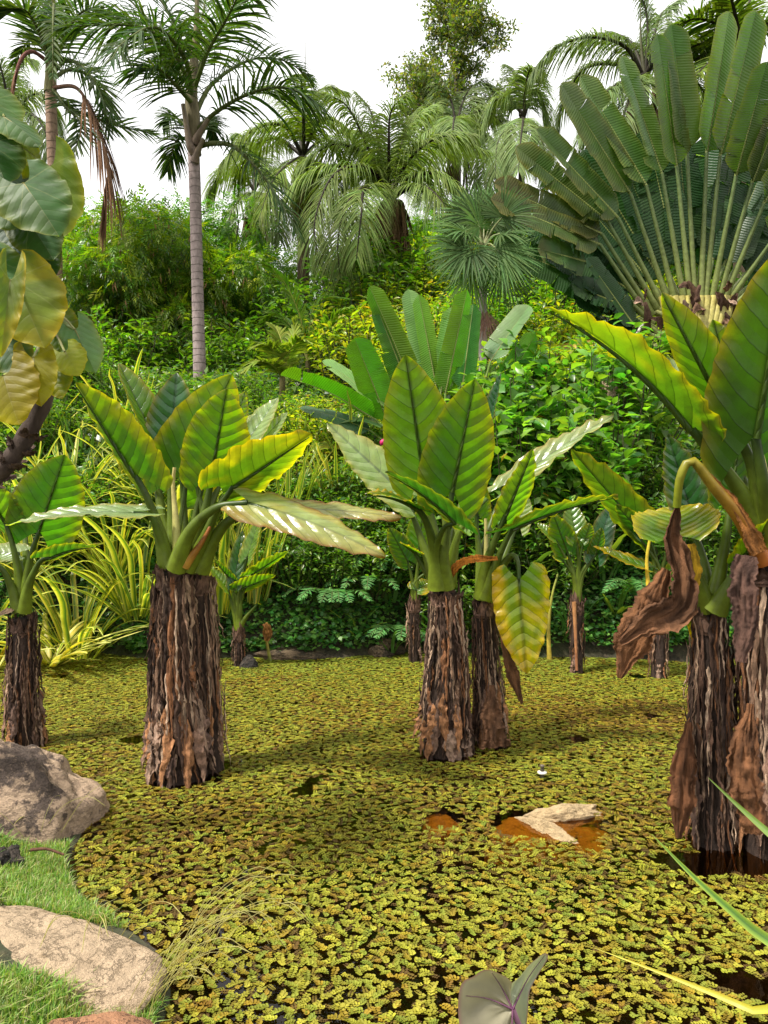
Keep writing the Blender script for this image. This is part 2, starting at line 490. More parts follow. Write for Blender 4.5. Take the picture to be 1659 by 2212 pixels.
def rock(name, label, c, size, mat, seed, rough=.16, flat=1.0, rotz=0, facet=0.0):
    n, m = 80, 110
    th = np.linspace(0.001, np.pi - .001, n)[:, None]; ph = np.linspace(0, 2 * np.pi, m, endpoint=False)[None]
    d = np.stack([np.sin(th) * np.cos(ph), np.sin(th) * np.sin(ph), np.cos(th) * np.ones_like(ph)], -1)
    r = 1 + rough * vnoise(d[..., 0] * 1.6 + seed, d[..., 1] * 1.6, d[..., 2] * 1.6) + .45 * rough * vnoise(d[..., 0] * 4 + seed, d[..., 1] * 4, d[..., 2] * 4) \
        + .30 * rough * vnoise(d[..., 0] * 11 + seed, d[..., 1] * 11, d[..., 2] * 11)
    if facet:                                             # planes cut off the lump
        rg = np.random.default_rng(seed)
        for _ in range(9):
            a = nrm(rg.normal(size=3)); h = rg.uniform(.72, .95)
            dd = (d * r[..., None]) @ a
            r = np.where(dd > h, r * (1 - facet * (1 - h / np.maximum(dd, 1e-6))), r)
    p = d * r[..., None]
    p[..., 2] = np.sign(p[..., 2]) * np.abs(p[..., 2]) ** flat
    p = p * np.array(size)
    ca, sa = math.cos(rotz), math.sin(rotz)
    p = np.stack([p[..., 0] * ca - p[..., 1] * sa, p[..., 0] * sa + p[..., 1] * ca, p[..., 2]], -1)
    mb = MB(); mb.grid(p, closed=True)
    o = mb.build(name, mat); o.location = c
    return tag(o, label, 'rock')

MR1 = rock_mat('granite', np.array((.52, .37, .25)), np.array((.055, .040, .034)), .30, 2.2, .3, .45)
MR2 = rock_mat('tan_stone', np.array((.54, .40, .26)), np.array((.20, .14, .08)), .10, 3, .45)
MR3 = rock_mat('red_stone', np.array((.42, .21, .11)), np.array((.12, .06, .04)), .1, 3)
MR4 = rock_mat('dark_stone', np.array((.09, .07, .055)), np.array((.02, .018, .015)), .6, 5)
MR6 = rock_mat('brown_stone', np.array((.16, .11, .065)), np.array((.04, .03, .02)), .4, 4)
MR5 = rock_mat('pond_stone', np.array((.55, .40, .22)), np.array((.2, .13, .06)), .0, 6, .12)

rock('boulder', 'big grey boulder with black lichen on its crown at the pond edge', (-2.28, 4.42, -.10), (.58, .46, .66), MR1, 11, .16, .9, .1, .55)
rock('flat_boulder', 'broad flat tan boulder with grass growing along it', (-1.60, 3.02, -.05), (.80, .42, .27), MR2, 5, .13, .55, -.24, .55)
rock('reddish_stone', 'smooth reddish stone half hidden in the bank grass', (-.96, 2.5, .0), (.27, .2, .2), MR3, 8, .12, .8, .2, .3)
rock('dark_stone', 'small dark pitted stone between grass and grey boulder', P(6, 1872, 3.8), (.085, .08, .09), MR4, 21, .3, 1, .3, .5)
rock('half_sunk_stone', 'tan curved stone breaking the pond surface', P(1178, 1800, 4.42) * (1, 1, 0) + (0, 0, -.05), (.27, .08, .095), MR5, 31, .3, .9, 1.05 - 1.9, .5)
rock('half_sunk_ridge_stone', 'pale lumpy ridge stone lying across the curved pond stone', P(1215, 1775, 4.6) * (1, 1, 0) + (0, 0, -.04), (.27, .085, .10), MR5, 37, .3, .9, .18, .5)
rock('sunken_rock', 'broad amber rock under the water around the curved stone', P(1180, 1790, 4.47) * (1, 1, 0) + (0, 0, -.115), (.40, .24, .105), MR5, 39, .25, .8, .1, .4)
rock('sunken_stone', 'small amber stone wholly under water near the curved stone', P(958, 1776, 4.55) * (1, 1, 0) + (0, 0, -.09), (.13, .16, .075), MR5, 41, .25, .8, .4, .4)
rock('waterline_stone', 'little round mossy stone beside the young arum at the waterline', P(538, 1440, 8.45) * (1, 1, 0) + (0, 0, .0), (.10, .09, .12), MR4, 43, .2, 1)
rock('edge_boulder', 'low brown boulder along the far waterline', P(640, 1412, 9.05) * (1, 1, 0) + (0, 0, -.02), (.62, .3, .13), MR6, 47, .2, .8)
rock('edge_stone', 'small pointed brown stone on the far waterline', P(830, 1400, 9.1) * (1, 1, 0), (.22, .2, .16), MR6, 53, .25)
# ------------------------------------------------------------------ leaf builders
def hw_arum(s, W, lobe):
    s = np.asarray(s, float)
    o = W * np.clip(1 - np.clip(s, 0, 1) ** 1.7, 0, 1) ** .82 * (.92 + .42 * np.clip(s, 0, 1))
    o0 = W * .92
    t = np.clip(-s / lobe, 0, 1)
    oo = .46 * W + (o0 - .46 * W) * np.sqrt(1 - t ** 2)
    inner = np.where(s < 0, .46 * W * t ** .7, 0)
    return np.where(s < 0, oo, o), inner

def hw_heart(s, W, lobe):
    s = np.asarray(s, float)
    o = W * np.clip(1 - np.clip(s, 0, 1) ** 2.2, 0, 1) ** .75 * (1 + .12 * np.sin(np.clip(s, 0, 1) * 3.1))
    t = np.clip(-s / lobe, 0, 1)
    oo = .5 * W + (W - .5 * W) * np.sqrt(1 - t ** 2)
    inner = np.where(s < 0, .5 * W * t ** .45, 0)
    return np.where(s < 0, oo, o), inner

YEL = np.array((.58, .36, .006, 1)); BRN = np.array((.20, .075, .02, 1)); PALE = np.array((.34, .40, .16, 1))

def blade_mesh(mb, A, T_, N, W, bow=0., fold=.25, lobe=.26, ruffle=.03, rfreq=7, curl=0., prof=hw_arum,
               green=(.055, .135, .012), yel=.15, brown=.10, seed=0, twist=0., mid_r=.012, midcol=None, ns=34, nl=9, m=9, side=(1, 1), ycol=None):
    """arrow-shaped blade from stalk end A to tip T_, upper face towards N"""
    A, T_, N = np.asarray(A, float), np.asarray(T_, float), np.asarray(N, float)
    r = np.random.default_rng(seed)
    L = np.linalg.norm(T_ - A); T0 = (T_ - A) / L
    N = nrm(N - T0 * (N @ T0))
    s = np.concatenate([-lobe * (1 - np.linspace(0, 1, nl, endpoint=False)) , np.linspace(0, 1, ns)])
    def mid(s):
        s = np.asarray(s)[:, None]
        return A + T0 * L * s + N * (bow * L * 4 * s * (1 - s)) * np.where(s >= 0, 1, .35)
    M = mid(s)
    Tg = nrm(np.gradient(M, axis=0))
    tw = (twist * np.clip(s, 0, 1))[:, None]
    Nn = nrm(N[None] - Tg * (Tg @ N)[:, None])
    S0 = np.cross(Tg, Nn)
    S = S0 * np.cos(tw) + Nn * np.sin(tw); Nn = Nn * np.cos(tw) - S0 * np.sin(tw)
    W = W * L
    o, inn = prof(s, W, lobe)
    wob = 1 + .035 * snoise(s * 11, seed + 3)
    q = np.linspace(0, 1, m)
    g0 = np.array((*green, 1.0)) if len(green) == 3 else np.array(green)
    for sg in (1, -1):
        if side[0 if sg > 0 else 1] <= 0: continue
        sc = side[0 if sg > 0 else 1]
        oo = o * (1 + .03 * snoise(s * 17 + 3 * sg, seed + 5)) * sc
        v = inn[:, None] * sc + (oo - inn * sc)[:, None] * q[None]
        f = fold + .06 * sg * snoise(s * 3, seed + 11)
        ph = r.uniform(0, 6)
        wave = ruffle * L * q[None] ** 2.2 * (.35 * np.sin(rfreq * 2 * np.pi * s + ph) + .9 * snoise(s * rfreq * 2.6 + 5 * sg, seed + 7) + .6 * snoise(s * 4 + 9 * sg, seed + 8))[:, None]
        quilt = (.0045 if prof is hw_arum else .0) * L * np.sin(np.pi * np.clip(q, 0, 1))[None] * np.abs(np.sin(np.pi * (7.0 * s[:, None] - 2.2 * (v / W) ** 1.35)))
        up = v * np.sin(f)[:, None] + curl * v ** 2 / W + wave + quilt
        p = M[:, None] + S[:, None] * (sg * v * np.cos(f)[:, None])[..., None] + Nn[:, None] * up[..., None]
        e = np.clip(q[None] * np.ones_like(v), 0, 1)
        nz = vnoise(s[:, None] * 5 + seed, q[None] * 3 + 7 * sg + seed, 0)
        ye = np.clip((e ** 6) * (1.2 * yel + .22) + yel * 1.2 * np.clip(nz * 1.3 - .05, 0, 1) * (.3 + .7 * e) + yel * .9 * np.clip(s, 0, 1)[:, None] ** 3, 0, 1)
        c = g0 * (1 - ye[..., None]) + (YEL if ycol is None else np.array(ycol)) * ye[..., None]
        br = np.clip(brown * (e ** 6 * 1.6 + np.clip(nz - .35, 0, 1) * 1.4 + np.clip(s, 0, 1)[:, None] ** 8), 0, 1)
        c = c * (1 - br[..., None]) + BRN * br[..., None]
        u = np.stack([s[:, None] * np.ones_like(v), sg * v / W, np.full_like(v, r.uniform())], -1)
        if sg < 0: p, c, u = p[:, ::-1], c[:, ::-1], u[:, ::-1]
        mb.grid(p, u=u, c=c)
    if mid_r:
        sm = np.linspace(-.0, .96, 18)
        mc = np.array((.05, .10, .015, 1)) if midcol is None else np.array(midcol)
        pm = mid(sm) - N * mid_r * .75
        mb.tube(pm, mid_r * (1 - .85 * sm), 6, c=mc)
    return L

def stalk(parent, pts, r0, r1, c0, c1, n=22, name='petiole', seed=0, k=10):
    p = spline(pts, n)
    t = np.linspace(0, 1, n)
    r = r1 + (r0 - r1) * (1 - t) ** 1.7
    c = np.array(c0)[None] * (1 - t[:, None]) + np.array(c1)[None] * t[:, None]
    mb = MB(); mb.tube(p, r, k, c=c)
    return mb.build(name, M_PET, parent)

G_PET = np.array((.04, .09, .010, 1)); G_PETD = np.array((.016, .045, .006, 1)); G_BASE = np.array((.11, .17, .012, 1))
VIEW = np.array((0., 0, CAM_H))

def arum_leaf(plant, d, pet, tip, N, W=.37, r0=.045, r1=.016, label=None, petcol=None, **kw):
    """pet: (px, py, depth offset) from crown to blade; tip the same"""
    pts = [P(x, y, d + dd) for x, y, dd in pet]
    A, Tp = pts[-1], P(tip[0], tip[1], d + tip[2])
    mb = MB(); kw.setdefault('seed', len(bpy.data.objects)); kw.setdefault('mid_r', r1 * .8)
    blade_mesh(mb, A, Tp, N, W, **kw)
    o = mb.build('leaf', M_ARUM, plant)
    if label: o['label'] = label
    c0, c1 = petcol or (G_BASE, G_PETD)
    stalk(o, pts, r0 * 1.3, r1, c0, c1)
    return o

# ------------------------------------------------------------------ shaggy arum trunk
def strip_mesh(path, rad, th, t0, t1, width, seed, kind):
    """one dead leaf-stalk hanging on the trunk; path/rad give the trunk, th its side"""
    r = np.random.default_rng(seed)
    n = 26
    t = np.linspace(t0, t1, n)
    c = np.stack([np.interp(t, np.linspace(0, 1, len(path)), path[:, k]) for k in range(3)], 1)
    R = np.interp(t, np.linspace(0, 1, len(path)), rad)
    a = th + .10 * snoise(t * 9, seed) + .05 * snoise(t * 40, seed + 1)
    rr = R * (1.0 + .05 * snoise(t * 14, seed + 2)) + r.uniform(-.016, .024) + .009 * snoise(t * 60, seed + 3)
    out = np.stack([np.cos(a), np.sin(a), 0 * a], 1)
    tan = np.stack([-np.sin(a), np.cos(a), 0 * a], 1)
    p = c + out * rr[:, None]
    u_ = np.linspace(0, 1, n)
    mb = MB()
    tones = [(.085, .052, .040), (.15, .10, .075), (.05, .032, .026), (.25, .185, .145), (.17, .085, .045), (.03, .02, .017), (.10, .062, .048), (.34, .265, .215), (.045, .03, .024)]
    col = np.array((*tones[r.integers(len(tones))], 1.)) * r.uniform(.75, 1.25) * (1.0, .96, .86, 1); col[3] = 1
    if kind == 'cord':                       # crinkled rope-like stalk
        rr2 = width * .5 * (1 + .28 * np.sin(np.arange(n) * 2.4 + seed) + .2 * r.uniform(-1, 1, n)) * np.minimum(1, np.minimum(u_, 1 - u_) * 9 + .3)
        mb.tube(p, rr2, 6, c=col, jit=.22)
    else:
        if kind == 'flap':
            w = width * np.sin(np.pi * np.clip(u_, .02, .98) ** .8) ** .8 * (1 + .35 * snoise(u_ * 16, seed + 4))
            col = np.array([(.26, .185, .14, 1), (.20, .13, .095, 1), (.30, .155, .075, 1), (.15, .10, .08, 1)][r.integers(4)]) * r.uniform(.8, 1.2)
        else:
            w = width * np.minimum(1, np.minimum(u_ * 6 + .3, (1 - u_) * 2.5 + .08)) * (1 + .4 * snoise(u_ * 14, seed + 4))
        col[3] = 1
        m = 6
        x = np.linspace(-1, 1, m)
        crump = .34 * np.cos(x * 3.0 + r.uniform(-.8, .8))[None] + .9 * (.5 - 1.4 * np.abs(vnoise(u_[:, None] * 5 + seed, x[None] * 2.6 + u_[:, None] * 2, seed))) + .45 * (.5 - np.abs(vnoise(u_[:, None] * 17, x[None] * 4 + seed, 1))) + .2 * vnoise(u_[:, None] * 40, x[None] * 3 + seed, 2)
        lift = (u_ ** 2 * r.uniform(0, .06)) if kind == 'flap' else u_ ** 4 * r.uniform(-.005, .05) + (1 - u_) ** 6 * r.uniform(0, .03)
        g = p[:, None] + tan[:, None] * (x[None] * w[:, None] * .5)[..., None] + out[:, None] * (crump * w[:, None] * .55 + lift[:, None] + .004)[..., None]
        g[..., 2] += .01 * vnoise(x[None] * 3 + seed, u_[:, None] * 9)
        cc = col * (1 + .35 * vnoise(u_[:, None] * 12 + seed, x[None] * 3))[..., None]; cc[..., 3] = 1
        mb.grid(g[:, ::-1].copy(), c=cc)
    return mb

def trunk(plant, d, axis, widths, n_strip=60, n_cord=26, n_flap=10, seed=0, dark=1., wet=.12, front=True):
    """axis: (px, py, dd) from waterline up; widths: px full widths at even spacing"""
    pts = [P(x, y, d + dd) for x, y, dd in axis]
    pts[0][2] = -.35
    path = spline(pts, 24)
    rad = np.interp(np.linspace(0, 1, 24), np.linspace(0, 1, len(widths)), np.array(widths) / F * d * .5)
    mb = MB(); core = rad * .86
    rad = rad * .93
    c = np.repeat((np.array((.035, .024, .019, 1)) * dark)[None], 24, 0); c[:, 3] = 1
    mb.tube(path, core, 18, c=c, jit=.05)
    tr = mb.build('trunk', M_STRIP, plant)
    r = np.random.default_rng(seed + 100)
    Z0 = min(.35 / (path[-1, 2] + .35), .4)
    jobs = [('strip', r.uniform(Z0 * .5, .8), r.uniform(.1, .5), r.uniform(.018, .046)) for _ in range(int(n_strip * 1.35))] + \
           [('cord', r.uniform(Z0, .55), r.uniform(.3, .6), r.uniform(.012, .024)) for _ in range(int(n_cord * 1.3))] + \
           [('flap', r.uniform(Z0 * .75, .32), r.uniform(.17, .30), r.uniform(.06, .12)) for _ in range(n_flap)]
    nj = len(jobs); order = r.permutation(nj)
    for i, (kind, a, ln, wd) in enumerate(jobs):
        # mostly the camera side plus the flanks, some all round
        th = (order[i] / nj) * 2 * np.pi + r.uniform(-.1, .1)
        wd = wd * np.clip(rad.mean() / .2, .5, 1.15)
        t0, t1 = min(a + ln, .99), a
        s = strip_mesh(path, rad * (1.0 if kind != 'cord' else 1.03), th, t0, t1, wd, seed * 97 + i, kind)
        s.build('dead_leaf' if kind == 'flap' else 'dry_stalk', M_STRIP, tr)
    # torn collar under the crown
    n, m = 9, 40
    a = np.linspace(0, 2 * np.pi, m, endpoint=False)
    mb = MB()
    top, R = path[-1], rad[-1]
    for lay in range(3):
        q = np.linspace(0, 1, n)[:, None]
        hh = .11 + .09 * vnoise(np.cos(a) * 2.5 + lay * 5, np.sin(a) * 2.5 + seed)[None] + .06 * vnoise(np.cos(a) * 9 + lay * 5, np.sin(a) * 9 + seed)[None]
        rr = R * (.9 + .14 * lay) * (1.04 - .10 * q + .22 * q ** 4 * (lay > 0) + .14 * vnoise(np.cos(a)[None] * 5 + lay, np.sin(a)[None] * 5, q * 4 + seed) + .05 * vnoise(np.cos(a)[None] * 14, np.sin(a)[None] * 14, q * 9 + lay))
        z = top[2] - .14 + .02 * lay + hh * q * (1.35 - .25 * lay)
        g = np.stack([top[0] + rr * np.cos(a)[None], top[1] + rr * np.sin(a)[None], z * np.ones_like(rr)], -1)
        cc = np.array((.11, .068, .05, 1)) * (1 + .5 * vnoise(np.cos(a)[None] * 6, np.sin(a)[None] * 6, q * 5 + lay))[..., None]; cc[..., 3] = 1
        mb.grid(g, c=cc, closed=True)
    mb.build('collar', M_STRIP, tr)
    return tr, path

def dead_sheet(parent, pts, widths, N, col, seed=0, name='dead_leaf', n=60, m=21, amp=.35, mat=None):
    """crumpled dry blade hung along pts, widths in metres"""
    p = spline(pts, n); u = np.linspace(0, 1, n)
    w = np.interp(u, np.linspace(0, 1, len(widths)), widths) * (1 + .16 * snoise(u * 17, seed) + .14 * snoise(u * 70, seed + 1))
    T = tangents(p); N = np.array(N, float)
    Nn = nrm(N[None] - T * (T @ N)[:, None]); S = np.cross(T, Nn)
    x = np.linspace(-1, 1, m)
    ridge = lambda a, b: .55 - 1.6 * np.abs(vnoise(a, b, seed * .37))
    cr = amp * (.8 * np.cos(x * 2.6 + seed)[None] * (.6 + .5 * snoise(u * 6, seed + 2))[:, None] + 1.0 * ridge(u[:, None] * 2.2 + seed, x[None] * 2.4 - u[:, None] * 1.5) + .6 * ridge(u[:, None] * 5, x[None] * 4.6 + seed + u[:, None] * 3) + .22 * ridge(u[:, None] * 18 + 5 + x[None] * 4, x[None] * 5))
    g = p[:, None] + S[:, None] * (x[None] * w[:, None] * .5)[..., None] + Nn[:, None] * (cr * .3 * w[:, None])[..., None]
    cc = np.array((*col, 1.)) * (1 + .55 * vnoise(u[:, None] * 9 + seed, x[None] * 3))[..., None]; cc[..., 3] = 1
    mb = MB(); mb.grid(g, c=cc)
    return mb.build(name, mat or M_DRY, parent)
# ------------------------------------------------------------------ the water arums
ARUMS = 'giant water arums standing in the pond'
UND = np.array((0., .85, .5))        # blade seen from below: its upper face looks away from the camera
TOP = np.array((0., -.75, .65))      # blade seen from above
DK = (.030, .085, .018); MDG = (.050, .125, .012); LT = (.085, .18, .014); BLU = (.025, .085, .035); PALE_SHEEN = (.26, .33, .15)  # last one: green paled so upper faces carry the white sky sheen

def base_of(px, py, d): 
    p = P(px, py, d); p[2] = 0; return p

def arum(label, px, py, d):
    return thing('water_arum', label, 'plant', ARUMS, loc=(0, 0, 0)), base_of(px, py, d)

def finish(a):
    root, b = a
    root.location = b
    for ch in root.children: ch.location = (-b[0], -b[1], -b[2])

# --- the largest clump, double trunk
a2 = arum('giant water arum on a thick double trunk, yellow drooping leaf to one side', 390, 1690, 5.2); pl = a2[0]; d = 5.25
trunk(pl, d, [(392, 1700, 0), (386, 1560, 0), (380, 1400, 0), (376, 1235, 0)], [164, 138, 118, 104, 90, 68], 120, 50, 40, seed=2)
trunk(pl, d + .12, [(452, 1660, 0), (446, 1550, 0), (440, 1400, 0), (432, 1248, 0)], [86, 74, 66, 58, 48], 46, 20, 16, seed=3)
arum_leaf(pl, d, [(362, 1225, 0), (342, 1140, -.03), (318, 1075, -.08), (293, 1028, -.1)], (163, 826, -.30), (.45, .75, .45), W=.40, fold=.30, yel=.22, r0=.052, r1=.02, ruffle=.018, green=(.06, .13, .01), side=(.55, 1.0))
arum_leaf(pl, d, [(378, 1220, .1), (352, 1120, .14), (334, 1010, .2), (322, 925, .22)], (256, 784, .25), (.5, -.4, .6), W=.30, fold=.45, yel=.1, green=MDG, ruffle=.015)
arum_leaf(pl, d, [(382, 1222, .05), (372, 1150, .1), (368, 1050, .15), (368, 990, .18)], (382, 805, .26), (-.05, -.9, .3), W=.34, fold=.22, yel=.02, green=BLU, ruffle=.012)
arum_leaf(pl, d, [(395, 1222, .05), (398, 1150, .1), (396, 1080, .12), (392, 1030, .12)], (501, 808, .02), (-.2, .9, .3), W=.36, fold=.25, yel=.2, green=LT, ruffle=.02)
arum_leaf(pl, d, [(400, 1226, -.04), (432, 1140, -.08), (448, 1080, -.1), (458, 1026, -.12)], (490, 840, -.34), (-.05, .85, .45), W=.40, fold=.16, yel=.11, r0=.05, r1=.02, green=(.075, .155, .010), ruffle=.02)
arum_leaf(pl, d, [(405, 1230, -.05), (440, 1165, -.1), (470, 1100, -.14), (505, 1050, -.18)], (674, 937, -.36), (-.25, .55, .75), W=.40, fold=.20, yel=.38, green=(.06, .115, .008), ruffle=.035, rfreq=5, r0=.045, r1=.018)
arum_leaf(pl, d, [(365, 1222, 0), (345, 1160, -.05), (325, 1115, -.1), (288, 1108, -.15)], (12, 1136, -.35), (0, -.35, 1), W=.15, bow=.05, fold=.12, yel=.12, brown=.15, green=PALE_SHEEN, ruffle=.02, rfreq=9, r0=.04)
arum_leaf(pl, d, [(380, 1228, -.1), (410, 1150, -.2), (465, 1098, -.28), (535, 1086, -.3)], (833, 1203, -.55), (.1, -.72, .75), W=.165, bow=.05, fold=-.12, lobe=.16, yel=.42, ycol=(.60, .50, .10, 1), brown=.55, green=(.30, .34, .12), ruffle=.02, rfreq=6, r0=.055, r1=.022, label='drooping yellowed leaf blade with brown edge')
arum_leaf(pl, d, [(432, 1232, 0), (462, 1165, -.05), (505, 1118, -.1), (575, 1100, -.1)], (867, 1118, -.2), (.05, -.55, .9), W=.14, bow=.03, fold=-.1, lobe=.16, yel=.45, ycol=(.60, .48, .12, 1), brown=.65, green=(.32, .34, .13), ruffle=.02, r0=.055, r1=.022)
arum_leaf(pl, d, [(418, 1228, .12), (445, 1120, .25), (490, 1010, .4), (528, 960, .45)], (602, 858, .55), (-.4, -.8, .5), W=.32, fold=.2, yel=.05, green=PALE_SHEEN, ruffle=.02)
arum_leaf(pl, d, [(420, 1228, .12), (455, 1130, .25), (520, 1020, .4), (550, 970, .42)], (622, 890, .5), (-.3, -.8, .6), W=.24, fold=.2, yel=.05, green=PALE_SHEEN, ruffle=.02)
arum_leaf(pl, d, [(410, 1228, .15), (440, 1100, .3), (485, 980, .42), (498, 935, .45)], (530, 845, .5), (-.3, .8, .3), W=.30, fold=.2, yel=.12, green=LT)
stalk(pl, [P(384, 1225, d), P(380, 1130, d + .02), P(374, 1050, d + .05), P(377, 1010, d + .05)], .045, .012, (.22, .26, .05, 1), (.50, .45, .16, 1), name='rolled_leaf')
stalk(pl, [P(398, 1222, d - .12), P(430, 1180, d - .15), P(448, 1150, d - .15), P(458, 1126, d - .12)], .04, .01, (.34, .22, .03, 1), (.2, .07, .01, 1), name='withered_petiole')
for (x0, x1, x2) in ((395, 420, 440), (372, 392, 402), (438, 438, 424)):
    stalk(pl, [P(x0, 1226, d + .06), P(x1, 1120, d + .1), P(x2, 1040, d + .12)], .045, .016, G_BASE, G_PETD)
finish(a2)

# --- the arum cut by the picture edge, behind the grey boulder
a1 = arum('slender water arum on a thin dark trunk behind the grey boulder', 52, 1615, 5.87); pl = a1[0]; d = 5.87
trunk(pl, d, [(54, 1625, 0), (52, 1540, 0), (50, 1440, 0), (50, 1335, 0)], [82, 74, 66, 56, 46], 56, 24, 18, seed=5)
arum_leaf(pl, d, [(52, 1318, 0), (58, 1250, -.02), (70, 1190, -.04), (84, 1150, -.05)], (141, 982, -.25), (-.1, .85, .5), W=.42, fold=.2, yel=.04, green=(.05, .14, .012), r0=.045)
arum_leaf(pl, d, [(46, 1318, 0), (40, 1240, -.02), (28, 1180, -.04), (12, 1128, -.05)], (-60, 1010, -.25), (.3, .85, .4), W=.40, fold=.2, yel=.04, green=LT)
arum_leaf(pl, d, [(52, 1318, .1), (56, 1220, .2), (54, 1140, .3), (52, 1110, .3)], (78, 1008, .4), (.1, -.8, .5), W=.34, fold=.2, yel=.0, green=BLU)
arum_leaf(pl, d, [(52, 1320, -.05), (62, 1265, -.1), (85, 1215, -.15), (108, 1204, -.16)], (216, 1180, -.3), (-.1, .35, .9), W=.28, bow=.05, fold=.2, yel=.12, brown=.1, green=DK, ruffle=.025)
arum_leaf(pl, d, [(42, 1320, -.03), (25, 1270, -.06), (5, 1230, -.1), (-25, 1215, -.1)], (-140, 1260, -.2), (-.1, -.4, 1), W=.30, fold=.1, green=MDG)
arum_leaf(pl, d, [(48, 1318, 0), (50, 1250, .05), (40, 1205, .08), (38, 1195, .1)], (-50, 1190, .2), (0, -.7, .7), W=.26, fold=.1, yel=.05, green=PALE_SHEEN)
dead_sheet(pl, [P(40, 1312, d), P(18, 1318, d - .1), P(-15, 1335, d - .1)], [.03, .07, .03], (0, -.6, .8), (.4, .28, .2), 4)
finish(a1)

# --- the middle pair
a3 = arum('water arum with two large upright leaves and a stout trunk in mid-pond', 965, 1630, 5.7); pl = a3[0]; d = 5.72
trunk(pl, d, [(964, 1640, 0), (962, 1520, 0), (965, 1400, 0), (962, 1278, 0)], [130, 116, 102, 90, 76, 58], 90, 44, 30, seed=7)
arum_leaf(pl, d, [(958, 1270, -.02), (950, 1200, -.04), (930, 1110, -.04), (915, 1030, -.05)], (876, 766, -.28), (.15, .9, .4), W=.33, fold=.18, yel=.05, green=(.085, .175, .012), r0=.055, r1=.02, ruffle=.012, lobe=.2)
arum_leaf(pl, d, [(965, 1270, -.05), (958, 1200, -.12), (968, 1120, -.16), (977, 1062, -.18)], (1026, 818, -.42), (-.05, .85, .45), W=.34, fold=.14, yel=.07, green=(.072, .15, .010), r0=.05, r1=.02, ruffle=.014)
arum_leaf(pl, d, [(945, 1270, .1), (915, 1180, .15), (890, 1110, .2), (868, 1062, .2)], (706, 914, .18), (.3, -.78, .55), W=.27, fold=.1, yel=.10, green=PALE_SHEEN, ruffle=.025, rfreq=9)
arum_leaf(pl, d, [(945, 1270, -.05), (938, 1190, -.12), (922, 1130, -.22), (902, 1098, -.3)], (788, 1066, -.62), (.1, -.25, 1), W=.24, bow=.06, fold=.16, yel=.32, green=MDG, ruffle=.03, r0=.06, r1=.022)
arum_leaf(pl, d, [(950, 1270, -.06), (942, 1190, -.14), (960, 1140, -.3), (985, 1130, -.35)], (832, 1020, -.5), (.1, .2, 1), W=.24, bow=.05, fold=.2, yel=.04, green=DK, ruffle=.02)
arum_leaf(pl, d, [(966, 1270, .12), (965, 1150, .2), (950, 1050, .3), (948, 1000, .34)], (912, 812, .3), (-.3, .8, .3), W=.36, fold=.2, yel=.1, green=LT)
arum_leaf(pl, d, [(970, 1268, .15), (990, 1120, .3), (1040, 960, .4), (1058, 905, .4)], (1082, 806, .4), (-.6, -.6, .4), W=.2, fold=.5, yel=.0, green=BLU)
arum_leaf(pl, d, [(955, 1272, .1), (925, 1240, .15), (900, 1200, .15), (895, 1190, .14)], (868, 1172, .0), (0, -.4, .9), W=.5, fold=.1, yel=.6, brown=.2, green=LT)
stalk(pl, [P(962, 1268, d), P(985, 1170, d - .05), P(1010, 1120, d - .05), P(1050, 1078, d + .1)], .045, .016, G_BASE, G_PET)
finish(a3)

a4 = arum('water arum with a hanging yellow leaf beside the stout mid-pond trunk', 1055, 1615, 5.85); pl = a4[0]; d = 5.9
trunk(pl, d, [(1062, 1625, 0), (1056, 1520, 0), (1050, 1400, 0), (1046, 1300, 0)], [78, 68, 58, 50, 40], 48, 26, 18, seed=9)
arum_leaf(pl, d, [(1040, 1292, -.02), (1050, 1220, -.08), (1072, 1160, -.14), (1092, 1112, -.18)], (1151, 970, -.36), (-.25, .8, .5), W=.32, fold=.25, yel=.10, green=(.085, .17, .014), r0=.05, r1=.018, side=(.6, 1.))
arum_leaf(pl, d, [(1046, 1292, -.04), (1068, 1225, -.1), (1092, 1170, -.16), (1108, 1142, -.2)], (1335, 1072, -.42), (0, .35, .95), W=.17, bow=.04, fold=.22, yel=.22, green=DK, ruffle=.03, rfreq=10, r0=.05, r1=.018)
arum_leaf(pl, d, [(1042, 1292, .06), (1048, 1180, .16), (1080, 1080, .3), (1110, 1040, .35)], (1326, 898, .5), (-.2, -.55, .8), W=.13, bow=.03, fold=.25, yel=.1, green=PALE_SHEEN, ruffle=.025, rfreq=9)
arum_leaf(pl, d, [(1048, 1292, .05), (1090, 1200, .15), (1110, 1150, .2), (1120, 1135, .22)], (1135, 1060, .3), (.2, -.8, .5), W=.34, fold=.1, yel=.02, green=PALE_SHEEN)
arum_leaf(pl, d, [(1040, 1292, .05), (1036, 1210, .1), (1030, 1140, .12), (1030, 1110, .12)], (1020, 1010, .05), (.1, .9, .2), W=.34, fold=.2, green=LT)
arum_leaf(pl, d, [(1052, 1294, -.02), (1078, 1235, -.08), (1104, 1200, -.14), (1118, 1212, -.2), (1121, 1250, -.22)], (1138, 1456, -.26), (.05, -1, .1), W=.36, bow=-.02, fold=-.22, lobe=.16, yel=1.0, brown=.22, green=(.15, .22, .012), ruffle=.035, rfreq=8, r0=.05, r1=.014, side=(.85, 1.), label='yellow hanging leaf with green midrib')
dead_sheet(pl, [P(965, 1262, d - .2), P(985, 1225, d - .25), P(1020, 1208, d - .25), P(1075, 1206, d - .2)], [.03, .07, .06, .03], (0, -.8, .6), (.42, .16, .02), 3)
dead_sheet(pl, [P(1080, 1330, d - .1), P(1092, 1400, d - .15), P(1112, 1470, d - .15), P(1128, 1520, d - .15)], [.02, .06, .1, .02], (0, -1, .2), (.12, .06, .03), 6)
